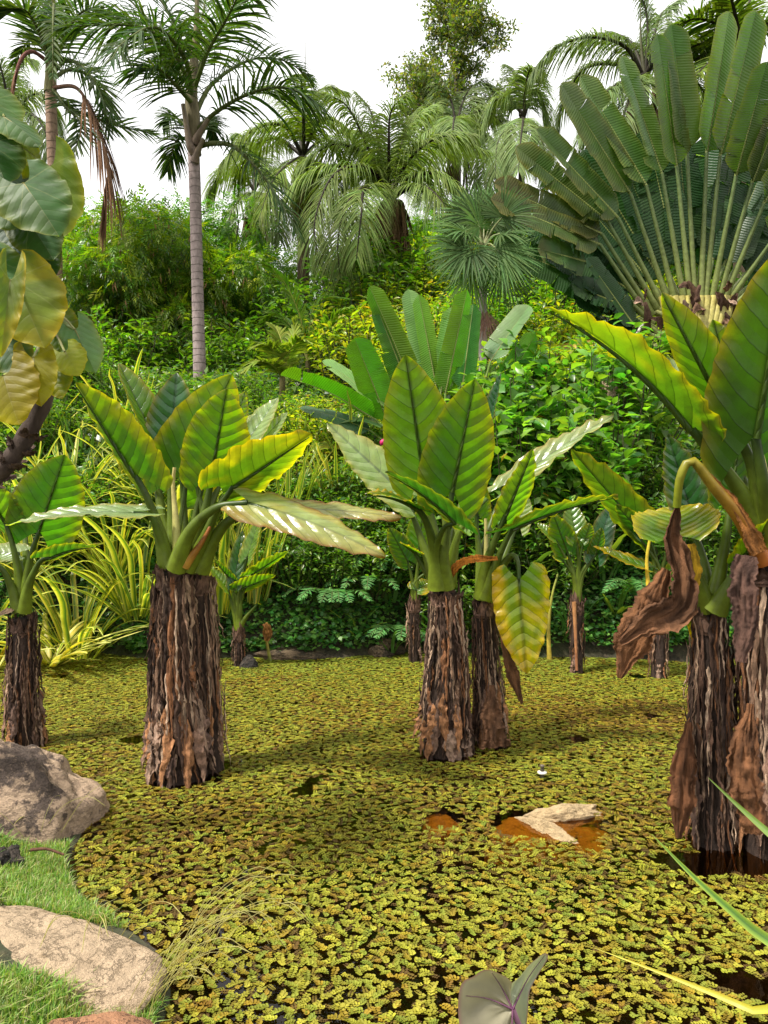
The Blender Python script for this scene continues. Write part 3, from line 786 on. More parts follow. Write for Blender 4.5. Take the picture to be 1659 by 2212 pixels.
dead_sheet(pl, [P(1062, 1480, d - .22), P(1062, 1540, d - .27), P(1072, 1615, d - .28)], [.03, .15, .22], (0, -1, .1), (.15, .08, .045), 8, amp=.5)
stalk(pl, [P(1046, 1292, d), P(1050, 1200, d + .02), P(1049, 1120, d + .03)], .04, .012, (.22, .26, .05, 1), (.45, .42, .14, 1), name='rolled_leaf')
finish(a4)

# --- the two at the picture's edge, close by
a5 = arum('tall water arum with a dark bent trunk and one cupped leaf facing out', 1545, 1850, 4.2); pl = a5[0]; d = 4.25
trunk(pl, d, [(1548, 1870, 0), (1538, 1700, 0), (1536, 1500, 0), (1534, 1322, 0)], [122, 96, 86, 82, 74, 56], 110, 50, 10, seed=11, dark=.75)
arum_leaf(pl, d, [(1532, 1318, -.02), (1508, 1250, -.06), (1480, 1190, -.1), (1462, 1158, -.14)], (1458, 1092, .22), (0, .3, 1), W=.58, fold=.12, lobe=.3, curl=.25, yel=.38, green=(.10, .18, .012), r0=.04, r1=.014, ruffle=.03)
arum_leaf(pl, d, [(1540, 1318, 0), (1556, 1230, .03), (1570, 1150, .06), (1580, 1060, .1)], (1600, 890, .1), (-.2, .9, .3), W=.34, fold=.2, green=MDG, r0=.045)
arum_leaf(pl, d, [(1534, 1318, .1), (1520, 1220, .15), (1500, 1150, .2), (1492, 1105, .24)], (1442, 938, .3), (.3, -.85, .4), W=.38, fold=.15, yel=.0, green=BLU)
arum_leaf(pl, d, [(1545, 1318, -.05), (1572, 1270, -.1), (1590, 1230, -.12), (1605, 1200, -.12)], (1680, 1110, -.25), (-.3, .7, .6), W=.34, fold=.2, green=LT, r0=.055)
arum_leaf(pl, d, [(1526, 1318, .05), (1512, 1290, .06), (1500, 1270, .07), (1494, 1262, .08)], (1497, 1385, .0), (0, -1, .1), W=.22, fold=.3, yel=.8, brown=.1, green=LT, r0=.02, r1=.01)
dead_sheet(pl, [P(1488, 1560, d - .13), P(1478, 1650, d - .15), P(1474, 1730, d - .15), P(1466, 1810, d - .13)], [.03, .12, .15, .04], (-.2, -1, .1), (.15, .068, .032), 12, amp=.6)
finish(a5)

a6 = arum('towering water arum with a bent yellow stalk and a large brown dead leaf', 1650, 1860, 4.1); pl = a6[0]; d = 4.15
trunk(pl, d, [(1675, 1880, 0), (1668, 1700, 0), (1664, 1450, 0), (1660, 1215, 0)], [150, 134, 128, 124, 116, 100], 95, 40, 22, seed=13)
arum_leaf(pl, d, [(1655, 1215, 0), (1625, 1110, -.03), (1570, 1020, -.08), (1494, 926, -.14)], (1176, 662, -.30), (.30, .15, .95), W=.17, bow=.06, fold=.42, yel=.30, green=(.085, .17, .012), ruffle=.022, rfreq=11, lobe=.14, r0=.062, r1=.024)
arum_leaf(pl, d, [(1660, 1215, -.02), (1640, 1090, -.06), (1622, 1000, -.1), (1575, 900, -.14)], (1430, 632, -.26), (.45, .7, .5), W=.20, fold=.28, yel=.16, green=(.06, .14, .010), ruffle=.014, r0=.055, r1=.022)
arum_leaf(pl, d, [(1668, 1215, -.04), (1660, 1120, -.1), (1648, 1040, -.18), (1632, 945, -.22)], (1700, 520, -.5), (-.05, .85, .45), W=.30, fold=.18, yel=.05, green=(.035, .095, .008), r0=.055, r1=.024, ruffle=.014)
arum_leaf(pl, d, [(1655, 1215, .12), (1630, 1100, .2), (1590, 1000, .3), (1568, 945, .32)], (1440, 772, .36), (.45, -.7, .6), W=.32, fold=.14, yel=.04, green=PALE_SHEEN, ruffle=.02, rfreq=9)
arum_leaf(pl, d, [(1660, 1215, .1), (1650, 1060, .16), (1618, 960, .2), (1600, 920, .2)], (1540, 690, .1), (.2, .85, .4), W=.3, fold=.2, green=LT)
stalk(pl, [P(1655, 1215, d), P(1652, 1080, d + .05), P(1648, 960, d + .08), P(1644, 900, d + .1)], .05, .02, (.3, .3, .06, 1), (.55, .5, .22, 1), name='rolled_leaf')
stalk(pl, [P(1650, 1215, d - .1), P(1598, 1120, d - .16), P(1540, 1050, d - .2), P(1495, 995, d - .22), P(1470, 1030, d - .22), P(1462, 1095, d - .18)], .05, .02, (.30, .12, .015, 1), (.13, .19, .010, 1), name='bent_petiole')
dead_sheet(pl, [P(1640, 1195, d - .17), P(1600, 1110, d - .2), P(1560, 1060, d - .2), P(1520, 1015, d - .22)], [.10, .07, .05, .02], (-.3, -1, .2), (.34, .15, .04), 15)
dead_sheet(pl, [P(1462, 1095, d - .18), P(1452, 1165, d - .16), P(1478, 1240, d - .18), P(1468, 1310, d - .2), P(1400, 1345, d - .22), P(1340, 1390, d - .22)], [.03, .12, .145, .17, .145, .04], (.15, -1, .15), (.16, .08, .04), 16, n=80, m=23, amp=.7)
dead_sheet(pl, [P(1440, 1230, d - .12), P(1415, 1290, d - .14), P(1372, 1370, d - .16), P(1338, 1465, d - .14)], [.05, .18, .20, .02], (-.2, -1, .1), (.19, .09, .04), 18, n=70, m=23, amp=.55)
dead_sheet(pl, [P(1492, 1175, d - .1), P(1500, 1240, d - .1), P(1492, 1300, d - .08)], [.05, .09, .03], (.1, -1, .1), (.5, .32, .02), 14, amp=.2)
dead_sheet(pl, [P(1622, 1520, d - .28), P(1610, 1620, d - .32), P(1612, 1700, d - .33), P(1640, 1800, d - .33)], [.03, .14, .17, .12], (-.1, -1, .1), (.19, .09, .042), 19, amp=.6)
dead_sheet(pl, [P(1612, 1200, d - .22), P(1604, 1260, d - .25), P(1610, 1340, d - .25), P(1600, 1430, d - .25)], [.10, .14, .12, .05], (-.3, -1, .2), (.12, .07, .055), 20, amp=.5)
finish(a6)

# --- young ones along the far edge
def small_arum(label, px, py, top, d, wpx, leaves, seed, stalks=()):
    a = arum(label, px, py, d); pl = a[0]
    trunk(pl, d, [(px, py + 6, 0), (px, (py + top) / 2, 0), (px, top, 0)], [wpx * 1.1, wpx, wpx * .9], 16, 8, 2, seed=seed)
    for (mid, att, tip, N, W, g, y) in leaves:
        arum_leaf(pl, d, [(px, top - 2, 0), (*mid, -.02), (*att, -.05)], (*tip, -.15 if N[1] > 0 else .1), N, W=W, fold=.25, yel=y, green=g, r0=.035, r1=.012, ns=22, nl=6, m=6, ruffle=.03)
    for (pts, c0, c1) in stalks:
        stalk(pl, [P(x, y, d - .1) for x, y in pts], .022, .014, c0, c1)
    finish(a)
UN = (0, .8, .5); TP = (0, -.7, .7)
small_arum('young water arum with short ringed stem by the mossy stone', 515, 1438, 1362, 8.5, 24, [
    ((505, 1300), (508, 1250), (524, 1145), (.1, -.6, .4), .2, DK, .05), ((522, 1290), (545, 1240), (626, 1188), (-.2, .5, .8), .22, MDG, .1),
    ((520, 1310), (520, 1272), (596, 1242), (-.1, .6, .7), .3, LT, .15), ((505, 1320), (492, 1272), (452, 1222), (.3, -.3, .9), .3, LT, .1),
    ((512, 1300), (498, 1250), (462, 1208), (.3, .5, .7), .3, MDG, .1), ((530, 1335), (556, 1305), (562, 1306), (0, 0, 1), .2, LT, .3),
    ((515, 1290), (535, 1200), (560, 1120), (-.3, -.7, .5), .24, LT, .1)], 21)
small_arum('half-hidden water arum behind the stout mid-pond trunk', 895, 1418, 1300, 8.7, 26, [
    ((890, 1250), (880, 1210), (840, 1140), UN, .35, MDG, .1), ((900, 1250), (905, 1180), (915, 1090), UN, .35, LT, .1),
    ((890, 1260), (900, 1275), (928, 1255), TP, .6, LT, .5), ((895, 1260), (930, 1230), (990, 1180), UN, .3, DK, .1)], 22)
small_arum('slim water arum with a tan dry stalk down its dark stem', 1246, 1450, 1300, 8.2, 30, [
    ((1240, 1240), (1225, 1190), (1195, 1110), UN, .36, MDG, .1), ((1248, 1240), (1258, 1180), (1275, 1130), (.2, .8, .4), .4, MDG, .15),
    ((1242, 1250), (1215, 1210), (1195, 1198), TP, .4, LT, .35), ((1255, 1240), (1290, 1195), (1320, 1090), (-.3, -.7, .4), .26, BLU, 0),
    ((1238, 1240), (1200, 1165), (1160, 1130), (.2, -.6, .7), .34, LT, .05), ((1250, 1230), (1245, 1160), (1230, 1080), TP, .34, LT, 0),
    ((1258, 1245), (1285, 1200), (1300, 1140), UN, .3, MDG, .1)], 23,
    stalks=[([(1240, 1300), (1243, 1370), (1246, 1448)], (.42, .24, .08, 1), (.30, .15, .06, 1))])
small_arum('water arum with one bright yellow leaf stalk near the brown dead leaf', 1422, 1468, 1300, 8.0, 34, [
    ((1410, 1200), (1390, 1150), (1232, 968), (.5, .6, .6), .22, MDG, .12), ((1420, 1220), (1405, 1170), (1330, 1090), (.4, .7, .5), .3, MDG, .1),
    ((1418, 1230), (1392, 1225), (1282, 1180), (0, -.4, .9), .2, LT, .6), ((1430, 1230), (1450, 1160), (1470, 1080), (-.2, .8, .4), .34, LT, .1),
    ((1432, 1250), (1450, 1230), (1480, 1190), UN, .3, MDG, .1), ((1425, 1230), (1380, 1160), (1345, 1120), (.3, -.7, .6), .26, BLU, .0)], 24,
    stalks=[([(1400, 1265), (1397, 1210), (1405, 1155)], (.55, .42, .03, 1), (.45, .42, .03, 1))])
# ------------------------------------------------------------------ paddle leaves (traveller's palm, banana)
def paddle(mb, pts, W, N, fold=.2, tears=4, seed=0, green=(.05, .12, .02), edge=.0, n=60, m=6, midcol=(.22, .28, .08, 1), mid_r=.018, wavy=.03, tipbrown=0., yel=0.):
    """long oblong blade along pts (base to tip), half width W metres, torn here and there"""
    r = np.random.default_rng(seed)
    p = spline(pts, n); s = np.linspace(0, 1, n)
    T = tangents(p); N = np.array(N, float)
    Nn = nrm(N[None] - T * (T @ N)[:, None]); S = np.cross(T, Nn)
    L = np.linalg.norm(np.diff(p, axis=0), axis=1).sum()
    w = W * np.clip(s / .10, 0, 1) ** .5 * np.clip((1 - s) / .09, 0, 1) ** .6 * (1 - .30 * s ** 1.6)
    q = np.linspace(0, 1, m)
    g0 = np.array((*green, 1.))
    for sg in (1, -1):
        cuts = sorted(set([0, n - 1] + list(r.integers(4, n - 4, tears))))
        f0 = fold + r.uniform(-.08, .08)
        for a, b in zip(cuts[:-1], cuts[1:]):
            if b - a < 2: continue
            i = np.arange(a, b + 1)
            f = f0 + r.uniform(-.16, .16) * (1 if tears else 0)
            jag = 1 + r.uniform(-.06, .06)
            ww = w[i] * jag
            lead = .16 * W                                  # ribs run forward a little
            v = ww[:, None] * q[None]
            dr = r.uniform(-.02, .06) * W * (1 if tears else 0)
            up = v * math.sin(f) - .18 * v ** 2 / W * (1 if sg > 0 else .8) + wavy * W * q[None] ** 2 * snoise(s[i] * 22 + sg * 4, seed)[:, None]
            g = p[i][:, None] + S[i][:, None] * (sg * v * math.cos(f))[..., None] + Nn[i][:, None] * up[..., None] + T[i][:, None] * (lead * q[None] ** 1.4 * np.ones_like(v))[..., None]
            g[..., 2] -= dr * q[None] ** 2
            nz = vnoise(s[i][:, None] * 6 + seed, q[None] * 2 + sg)
            ye = np.clip(yel * (.6 + nz) + edge * q[None] ** 5 + edge * .4, 0, 1)
            c = g0 * (1 - ye[..., None]) + YEL * ye[..., None]
            br = np.clip(tipbrown * (s[i][:, None] * 1.25 - .75 + .3 * nz) * 3, 0, 1)
            c = c * (1 - br[..., None]) + BRN * br[..., None]
            u = np.stack([s[i][:, None] * np.ones_like(v) + .06 * q[None], sg * q[None] * np.ones_like(v), np.full_like(v, r.uniform())], -1)
            if sg < 0: g, c, u = g[:, ::-1], c[:, ::-1], u[:, ::-1]
            mb.grid(g, u=u, c=c)
    mb.tube(p - Nn * mid_r * .3, mid_r * (1.05 - .9 * s), 6, c=np.array(midcol))

def paddle_leaf(plant, base, att, tip, W, N, d, bend=0., dpet=0., dtip=0., r0=.05, r1=.024, pc0=(.36, .40, .14, 1), pc1=(.16, .24, .08, 1), label=None, sag=0., **kw):
    B, A, T_ = P(base[0], base[1], d), P(att[0], att[1], d + dpet), P(tip[0], tip[1], d + dpet + dtip)
    mid = (A + T_) / 2 + np.array((0, 0, sag)) * np.linalg.norm(T_ - A)
    mb = MB()
    paddle(mb, [A, mid, T_], W, N, **kw)
    o = mb.build('leaf', M_RIB, plant)
    if label: o['label'] = label
    stalk(o, [B, (B + A) / 2 + np.array((0, 0, bend)), A], r0, r1, pc0, pc1, n=12, k=8)
    return o

def ground_parts_(root):
    for ch in root.children: ch.location = -root.location

d = 13.0
rav = thing('travellers_palm', "tall fan-shaped palm with flat paddle leaves spread like an open hand", 'palm', loc=P(1500, 880, d))
C0 = (1500, 690)
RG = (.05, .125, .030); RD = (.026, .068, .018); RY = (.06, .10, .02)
front = [  # base, blade base, tip, half width m, colour, tears
    ((1524, 640), (1556, 337), (1632, 30), .43, RG, 2, .16), ((1514, 640), (1527, 330), (1574, 32), .40, RG, 1, .16),
    ((1500, 640), (1484, 327), (1452, 58), .40, RG, 1, .10), ((1490, 640), (1462, 360), (1422, 80), .42, RG, 2, .08),
    ((1476, 640), (1430, 375), (1346, 126), .40, RG, 3, .12), ((1460, 660), (1396, 400), (1258, 170), .42, RG, 3, .10),
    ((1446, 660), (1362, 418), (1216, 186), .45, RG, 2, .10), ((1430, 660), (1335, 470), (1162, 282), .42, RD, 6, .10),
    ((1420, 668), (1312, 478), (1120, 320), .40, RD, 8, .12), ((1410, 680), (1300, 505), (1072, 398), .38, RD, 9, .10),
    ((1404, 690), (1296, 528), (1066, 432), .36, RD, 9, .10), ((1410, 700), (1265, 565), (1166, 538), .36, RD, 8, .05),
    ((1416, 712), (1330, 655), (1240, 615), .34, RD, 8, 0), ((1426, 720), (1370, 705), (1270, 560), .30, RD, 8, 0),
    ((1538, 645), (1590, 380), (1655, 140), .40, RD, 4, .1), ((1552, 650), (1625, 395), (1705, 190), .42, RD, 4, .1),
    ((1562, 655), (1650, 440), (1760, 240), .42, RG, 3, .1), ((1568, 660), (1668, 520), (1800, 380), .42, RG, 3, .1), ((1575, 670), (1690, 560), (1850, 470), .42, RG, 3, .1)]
for i, (b_, a_, t_, W, g, te, ed) in enumerate(front):
    tx = (t_[0] - b_[0]) / 400
    W = W * .86
    g = tuple(np.array(g) * (1 + .3 * math.sin(i * 1.9)))
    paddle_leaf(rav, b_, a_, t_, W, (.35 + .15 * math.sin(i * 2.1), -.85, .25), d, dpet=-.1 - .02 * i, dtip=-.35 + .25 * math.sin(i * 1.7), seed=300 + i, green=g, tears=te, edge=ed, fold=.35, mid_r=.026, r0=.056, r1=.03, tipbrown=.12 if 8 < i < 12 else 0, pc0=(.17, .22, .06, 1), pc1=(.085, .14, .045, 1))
rr_ = np.random.default_rng(5)
for i, ang in enumerate(np.linspace(-1.15, 1.0, 15)):          # the second rank of the fan
    b_ = (1500 + ang * 60, 690 - 20 * math.cos(ang)); L1, L2 = 75 + 50 * rr_.uniform(), 340 + 60 * rr_.uniform()
    a_ = (b_[0] + math.sin(ang) * L1, b_[1] - math.cos(ang) * L1); t_ = (b_[0] + math.sin(ang) * L2, b_[1] - math.cos(ang) * L2)
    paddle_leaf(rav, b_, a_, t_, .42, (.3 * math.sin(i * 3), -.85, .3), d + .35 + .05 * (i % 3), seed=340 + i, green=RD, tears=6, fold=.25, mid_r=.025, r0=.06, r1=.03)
for i, (b_, a_, t_) in enumerate((((1440, 730), (1395, 700), (1175, 545)), ((1450, 740), (1400, 720), (1245, 640)), ((1455, 750), (1420, 745), (1290, 690)))):
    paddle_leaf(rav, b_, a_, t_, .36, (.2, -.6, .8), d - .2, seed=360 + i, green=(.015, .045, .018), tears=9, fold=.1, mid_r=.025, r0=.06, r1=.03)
paddle_leaf(rav, (1440, 745), (1350, 752), (1158, 772), .17, (0, -.6, .8), d - .5, seed=371, green=(.26, .25, .06), tears=8, fold=.0, sag=.11, tipbrown=.5, yel=.4, mid_r=.02, r0=.05, r1=.025, label='dry yellow arching leaf')
g0 = P(1500, 880, d); zz = gz(g0[0], d)
mb = MB(); pth = spline([(g0[0], d + .15, zz - .2), P(1502, 800, d + .15), P(1500, 690, d + .15)], 16)
mb.tube(pth, np.linspace(.24, .30, 16), 14, c=np.array((.10, .085, .06, 1)), jit=.1)
tk = mb.build('trunk', M_BARK, rav)
for i in range(26):                                   # old sheaths, dry
    x0 = 1380 + rr_.uniform(0, 270); y0 = 600 + rr_.uniform(0, 90) + abs(x0 - 1510) * .25
    x1 = x0 + rr_.uniform(-35, 35); y1 = y0 - rr_.uniform(-30, 55)
    dead_sheet(tk, [P(x0, y0 + 15, d - .25), P((x0 + x1) / 2, (y0 + y1) / 2, d - .4), P(x1, y1, d - .45)], [.05, .16, .04], (rr_.uniform(-.5, .5), -1, .3), [(.20, .12, .08), (.12, .07, .05), (.36, .26, .20)][i % 3], 40 + i, name='dry_sheath', n=12, m=5, amp=.8)
for i in range(12):                                   # yellow-green sheaths at the fan's foot
    x = 1430 + i * 14
    stalk(tk, [P(1470 + i * 6, 770, d - .22), P(x * .5 + (1470 + i * 6) * .5, 710, d - .3), P(x, 640, d - .26)], .12, .06, (.30, .30, .08, 1), (.42, .40, .10, 1), name='leaf_sheath', n=8)
rav.location = (g0[0], d, zz)
ground_parts_(rav)

# ------------------------------------------------------------------ banana clump
d = 10.4
ban = thing('banana_clump', 'bright green banana plant with upright paddle leaves behind the mid-pond arums', 'plant', loc=(0, 0, 0))
BG = (.095, .24, .010); BT = (.15, .28, .08); BB = (.12, .22, .08)
for i, (b_, a_, t_, W, N, g, te, fo, sag, dt) in enumerate((
    ((905, 980), (896, 850), (800, 622), .20, (.35, .85, .2), (.08, .21, .010), 1, .5, .02, -.3),
    ((900, 980), (880, 830), (815, 665), .22, (.4, .8, .2), (.045, .14, .015), 2, .4, .0, -.2),
    ((925, 980), (930, 850), (884, 630), .20, (.1, -.9, .2), BT, 1, .25, .0, .2), ((935, 980), (945, 850), (905, 640), .15, (-.1, .9, .2), BG, 0, .3, .0, .0),
    ((945, 980), (952, 850), (975, 668), .16, (.1, .9, .2), (.09, .25, .03), 1, .3, .0, 0), ((960, 980), (962, 850), (1008, 630), .20, (-.3, .85, .2), BG, 2, .4, .0, -.2),
    ((985, 985), (998, 840), (1022, 660), .18, (-.2, .85, .2), (.04, .17, .012), 1, .3, .0, .1), ((1000, 990), (1060, 780), (1140, 664), .22, (-.4, -.7, .5), BB, 3, .25, .02, .1),
    ((880, 985), (838, 910), (768, 735), .26, (.25, .9, .2), (.095, .25, .010), 1, .3, .0, -.35), ((890, 990), (850, 890), (775, 750), .2, (.3, -.8, .5), BT, 5, .3, .05, .1),
    ((890, 995), (810, 905), (612, 812), .26, (.15, .25, .9), BG, 3, .45, .05, -.3), ((895, 985), (815, 870), (700, 782), .18, (.3, -.5, .8), BT, 3, .3, .04, .2),
    ((890, 1000), (800, 930), (652, 880), .17, (.1, -.5, .85), (.05, .12, .06), 8, .1, .03, .0), ((890, 1000), (845, 925), (720, 915), .14, (0, -.3, 1), BB, 7, .1, .12, .0),
    ((890, 1010), (815, 965), (670, 968), .13, (0, -.6, .8), (.16, .22, .03), 7, .1, .06, .0), ((1000, 1000), (1075, 860), (1155, 725), .22, (-.3, .8, .4), (.08, .24, .02), 2, .3, .0, .1),
    ((1010, 1000), (1130, 1000), (1260, 960), .15, (0, -.5, .85), BB, 4, .1, .1, .2), ((1010, 1000), (1190, 870), (1285, 832), .14, (0, -.6, .8), BB, 4, .1, .05, .5))):
    paddle_leaf(ban, b_, a_, t_, W, N, d, seed=400 + i, green=g, tears=te, fold=fo, sag=sag, dtip=dt, mid_r=.012, r0=.035, r1=.016, pc0=(.20, .26, .06, 1), pc1=(.12, .22, .04, 1), edge=.04, yel=.35 if i == 14 else 0)
mb = MB(); q = P(940, 985, d)
mb.tube(spline([(q[0], d, gz(q[0], d) - .1), q + (0, 0, -.3), q + (0, 0, .15)], 8), [.16, .15, .14, .13, .12, .11, .1, .08], 10, c=np.array((.12, .15, .05, 1)))
mb.build('stem', M_PET, ban)
mb = MB(); mb.tube(spline([P(832, 948, d - .2), P(826, 956, d - .2), P(823, 962, d - .2)], 6), [.012, .025, .035, .04, .03, .008], 8, c=np.array((.5, .02, .06, 1)))
o = mb.build('flower_bud', M_PET, ban); o['label'] = 'small pink red flower bud'
ban.location = (q[0], d, gz(q[0], d))
for ch in ban.children: ch.location = -ban.location

# ------------------------------------------------------------------ pinnate fronds
def frond_mesh(pts, Lmax, npair=60, width=.03, ang=(60, 25), vee=.2, droop=.15, up=(0, 0, 1), green=(.03, .075, .02), start=.18, jit=.12, seed=0, rach=.03, rcol=(.10, .13, .04, 1), k=5, tipcut=.35, yel=.0, plum=0.):
    """rachis through pts (base to tip) with leaflets both sides"""
    r = np.random.default_rng(seed)
    n = 80
    p = spline(pts, n); s = np.linspace(0, 1, n); T = tangents(p)
    upv = np.array(up, float)
    S = nrm(np.cross(T, upv)); U = np.cross(S, T)
    mb = MB(); mb.tube(p, rach * (1.0 - .9 * s) + .003, 6, c=np.array(rcol))
    u = np.repeat(np.linspace(start, .995, npair), 2) + r.uniform(-.5, .5, npair * 2) * (.8 / npair)
    u = np.clip(u, start, .998); N = len(u); sg = np.tile([1., -1.], npair)
    pick = lambda A: np.stack([np.interp(u, s, A[:, j]) for j in range(3)], 1)
    B, Tb, Sb, Ub = pick(p), nrm(pick(T)), nrm(pick(S)), nrm(pick(U))
    x = (u - start) / (1 - start)
    Ln = Lmax * (np.sin(np.pi * np.clip(x * .82 + .12, 0, 1)) ** .6) * (1 - tipcut * x) * r.uniform(.85, 1.1, N)
    a = np.radians(ang[0] + (ang[1] - ang[0]) * x + r.normal(0, 5, N))
    ve = vee + r.normal(0, jit, N) + plum * r.choice([-1, 0, 1], N)
    D = nrm(Tb * np.cos(a)[:, None] + (Sb * (sg * np.cos(ve))[:, None] + Ub * np.sin(ve)[:, None]) * np.sin(a)[:, None])
    t = np.linspace(0, 1, k + 1)
    dr = droop * r.uniform(.6, 1.5, N)
    pos = B[:, None] + D[:, None] * (Ln[:, None] * t[None])[..., None]
    pos[..., 2] -= (dr * Ln)[:, None] * t[None] ** 2.2
    Dd = nrm(np.gradient(pos, axis=1))
    wd = nrm(Tb[:, None] - Dd * (Dd * Tb[:, None]).sum(-1, keepdims=True) + .0)
    wp = width * np.array([.45, 1., .95, .8, .5, .02][:k + 1] if k == 5 else np.interp(t, [0, .3, .6, 1], [.45, 1, .8, .03]))
    wv = wd * (wp[None, :] * r.uniform(.8, 1.15, N)[:, None] * .5)[..., None]
    fo = np.cross(wd, Dd)
    g = np.stack([pos - wv, pos + fo * (np.linalg.norm(wv, axis=-1, keepdims=True) * -.5), pos + wv], 2)      # N, k+1, 3, 3
    i, j = np.meshgrid(np.arange(k), np.arange(2), indexing='ij')
    q = np.stack([i * 3 + j, i * 3 + j + 1, (i + 1) * 3 + j + 1, (i + 1) * 3 + j], -1).reshape(-1, 4)
    qq = (q[None] + (np.arange(N) * (k + 1) * 3)[:, None, None]).reshape(-1, 4)
    c = np.array((*green, 1.)) * r.uniform(.7, 1.3, N)[:, None]
    yy = np.clip(yel * r.uniform(0, 2, N), 0, 1)[:, None]
    c = c * (1 - yy) + np.array((.28, .26, .03, 1)) * yy; c[:, 3] = 1
    uu = np.zeros((N, (k + 1) * 3, 3)); uu[..., 2] = r.uniform(0, 1, N)[:, None]
    mb.add(g, q=qq, u=uu, c=np.repeat(c[:, None], (k + 1) * 3, 1))
    return mb

def palm(label, base, top, d, wpx, group='palms on the hillside behind the pond', ring=True, tcol=(.30, .25, .22), lean=(), name='palm_tree', flare=1.3, mat=None):
    root = thing(name, label, 'palm', group)
    B = P(*base, d); B[2] = min(gz(B[0], d) - .1, B[2])
    pts = [B] + [P(*q, d) for q in lean] + [P(*top, d)]
    n = 70; p = spline(pts, n); r = wpx / F * d * .5 * (1 + (flare - 1) * np.exp(-np.linspace(0, 1, n) * 9))
    mb = MB()
    mb.tube(p, r, 16, c=np.array((*tcol, 1.)), jit=.012)
    mb.build('trunk', mat or (M_RING if ring else M_BARK), root)
    root.location = B
    return root

def fr(root, d, pts, Lpx, **kw):
    q = [P(x, y, d + dd) for x, y, dd in pts]
    kw.setdefault('seed', len(bpy.data.objects))
    nm = kw.pop('name', 'frond')
    lb = kw.pop('label', None); mt = kw.pop('mat', M_PALM)
    o = frond_mesh(q, Lpx / F * d, **kw).build(nm, mt, root)
    if lb: o['label'] = lb
    o.location = -root.location
    return o
def ground_parts(root):
    for ch in root.children: ch.location = -root.location

FD = (.032, .075, .022)
# palm with the pale ringed trunk
d = 15.0
p2 = palm('tall palm with a pale grey ringed trunk on the grass terrace', (433, 846), (414, 235), d, 25, lean=((427, 640), (421, 400)), tcol=(.34, .28, .27))
mb = MB(); mb.tube(spline([P(421, 335, d), P(417, 260, d), P(414, 190, d), P(425, 60, d), P(424, -30, d)], 24), np.interp(np.linspace(0, 1, 24), [0, .25, .5, 1], [.125, .14, .09, .03]), 12, c=np.array((.16, .14, .08, 1)), jit=.06)
mb.build('crownshaft', M_BARK, p2)
K = dict(npair=52, width=.042, droop=.42, ang=(65, 30), vee=.25, green=FD, jit=.18, plum=.35, rach=.05, yel=.06, start=.22)
for pts, L in (
    ([(418, 215, 0), (380, 120, -.5), (310, 60, -1), (200, 55, -1.2), (140, 60, -1.3)], 120), ([(416, 230, 0), (380, 170, .3), (330, 90, .5), (270, 40, .6), (215, 20, .6)], 125),
    ([(416, 215, 0), (400, 130, -.6), (340, 60, -1.6), (270, 90, -2.2), (240, 130, -2.6)], 120), ([(420, 180, 0), (455, 80, .4), (520, 10, .8), (590, -20, 1)], 120),
    ([(420, 190, 0), (450, 110, -.5), (490, 40, -1), (530, -40, -1.5)], 125), ([(422, 285, 0), (470, 240, -.3), (545, 200, -.6), (620, 190, -.8), (688, 225, -.9)], 120),
    ([(420, 250, 0), (460, 180, .5), (540, 130, 1), (610, 130, 1.2), (668, 165, 1.3)], 105), 
    ([(420, 320, 0), (460, 310, -.2), (510, 320, -.5), (575, 390, -.8), (645, 500, -1)], 95), ([(414, 300, 0), (398, 270, .4), (370, 250, .8), (352, 270, 1.0)], 75),
    ([(415, 330, 0), (400, 300, .4), (378, 310, .8), (362, 370, 1.1)], 75), ([(420, 300, 0), (440, 270, .6), (455, 260, 1), (462, 300, 1.3)], 70),
    ([(418, 210, 0), (425, 100, .6), (440, 20, 1), (455, -60, 1.4)], 120), ([(416, 205, 0), (350, 80, .8), (290, 10, 1.3), (240, -30, 1.6)], 110), ([(417, 225, 0), (385, 190, -.6), (345, 150, -1.2), (300, 150, -1.6)], 115), ([(418, 195, 0), (380, 60, .2), (330, -20, .4), (280, -50, .5)], 115), ([(417, 215, 0), (395, 150, .8), (365, 110, 1.4), (340, 170, 1.8)], 105)):
    fr(p2, d, pts, L * 1.12, **K)
for x0, y0, x1, y1 in ((410, 310, 395, 225), (430, 290, 455, 250), (426, 330, 440, 300)):
    stalk(p2, [P(420, y0 + 20, d - .1), P(x0, y0, d - .15), P(x1, y1, d - .2)], .09, .04, (.16, .12, .08, 1), (.14, .12, .06, 1), name='leaf_base')
ground_parts(p2)

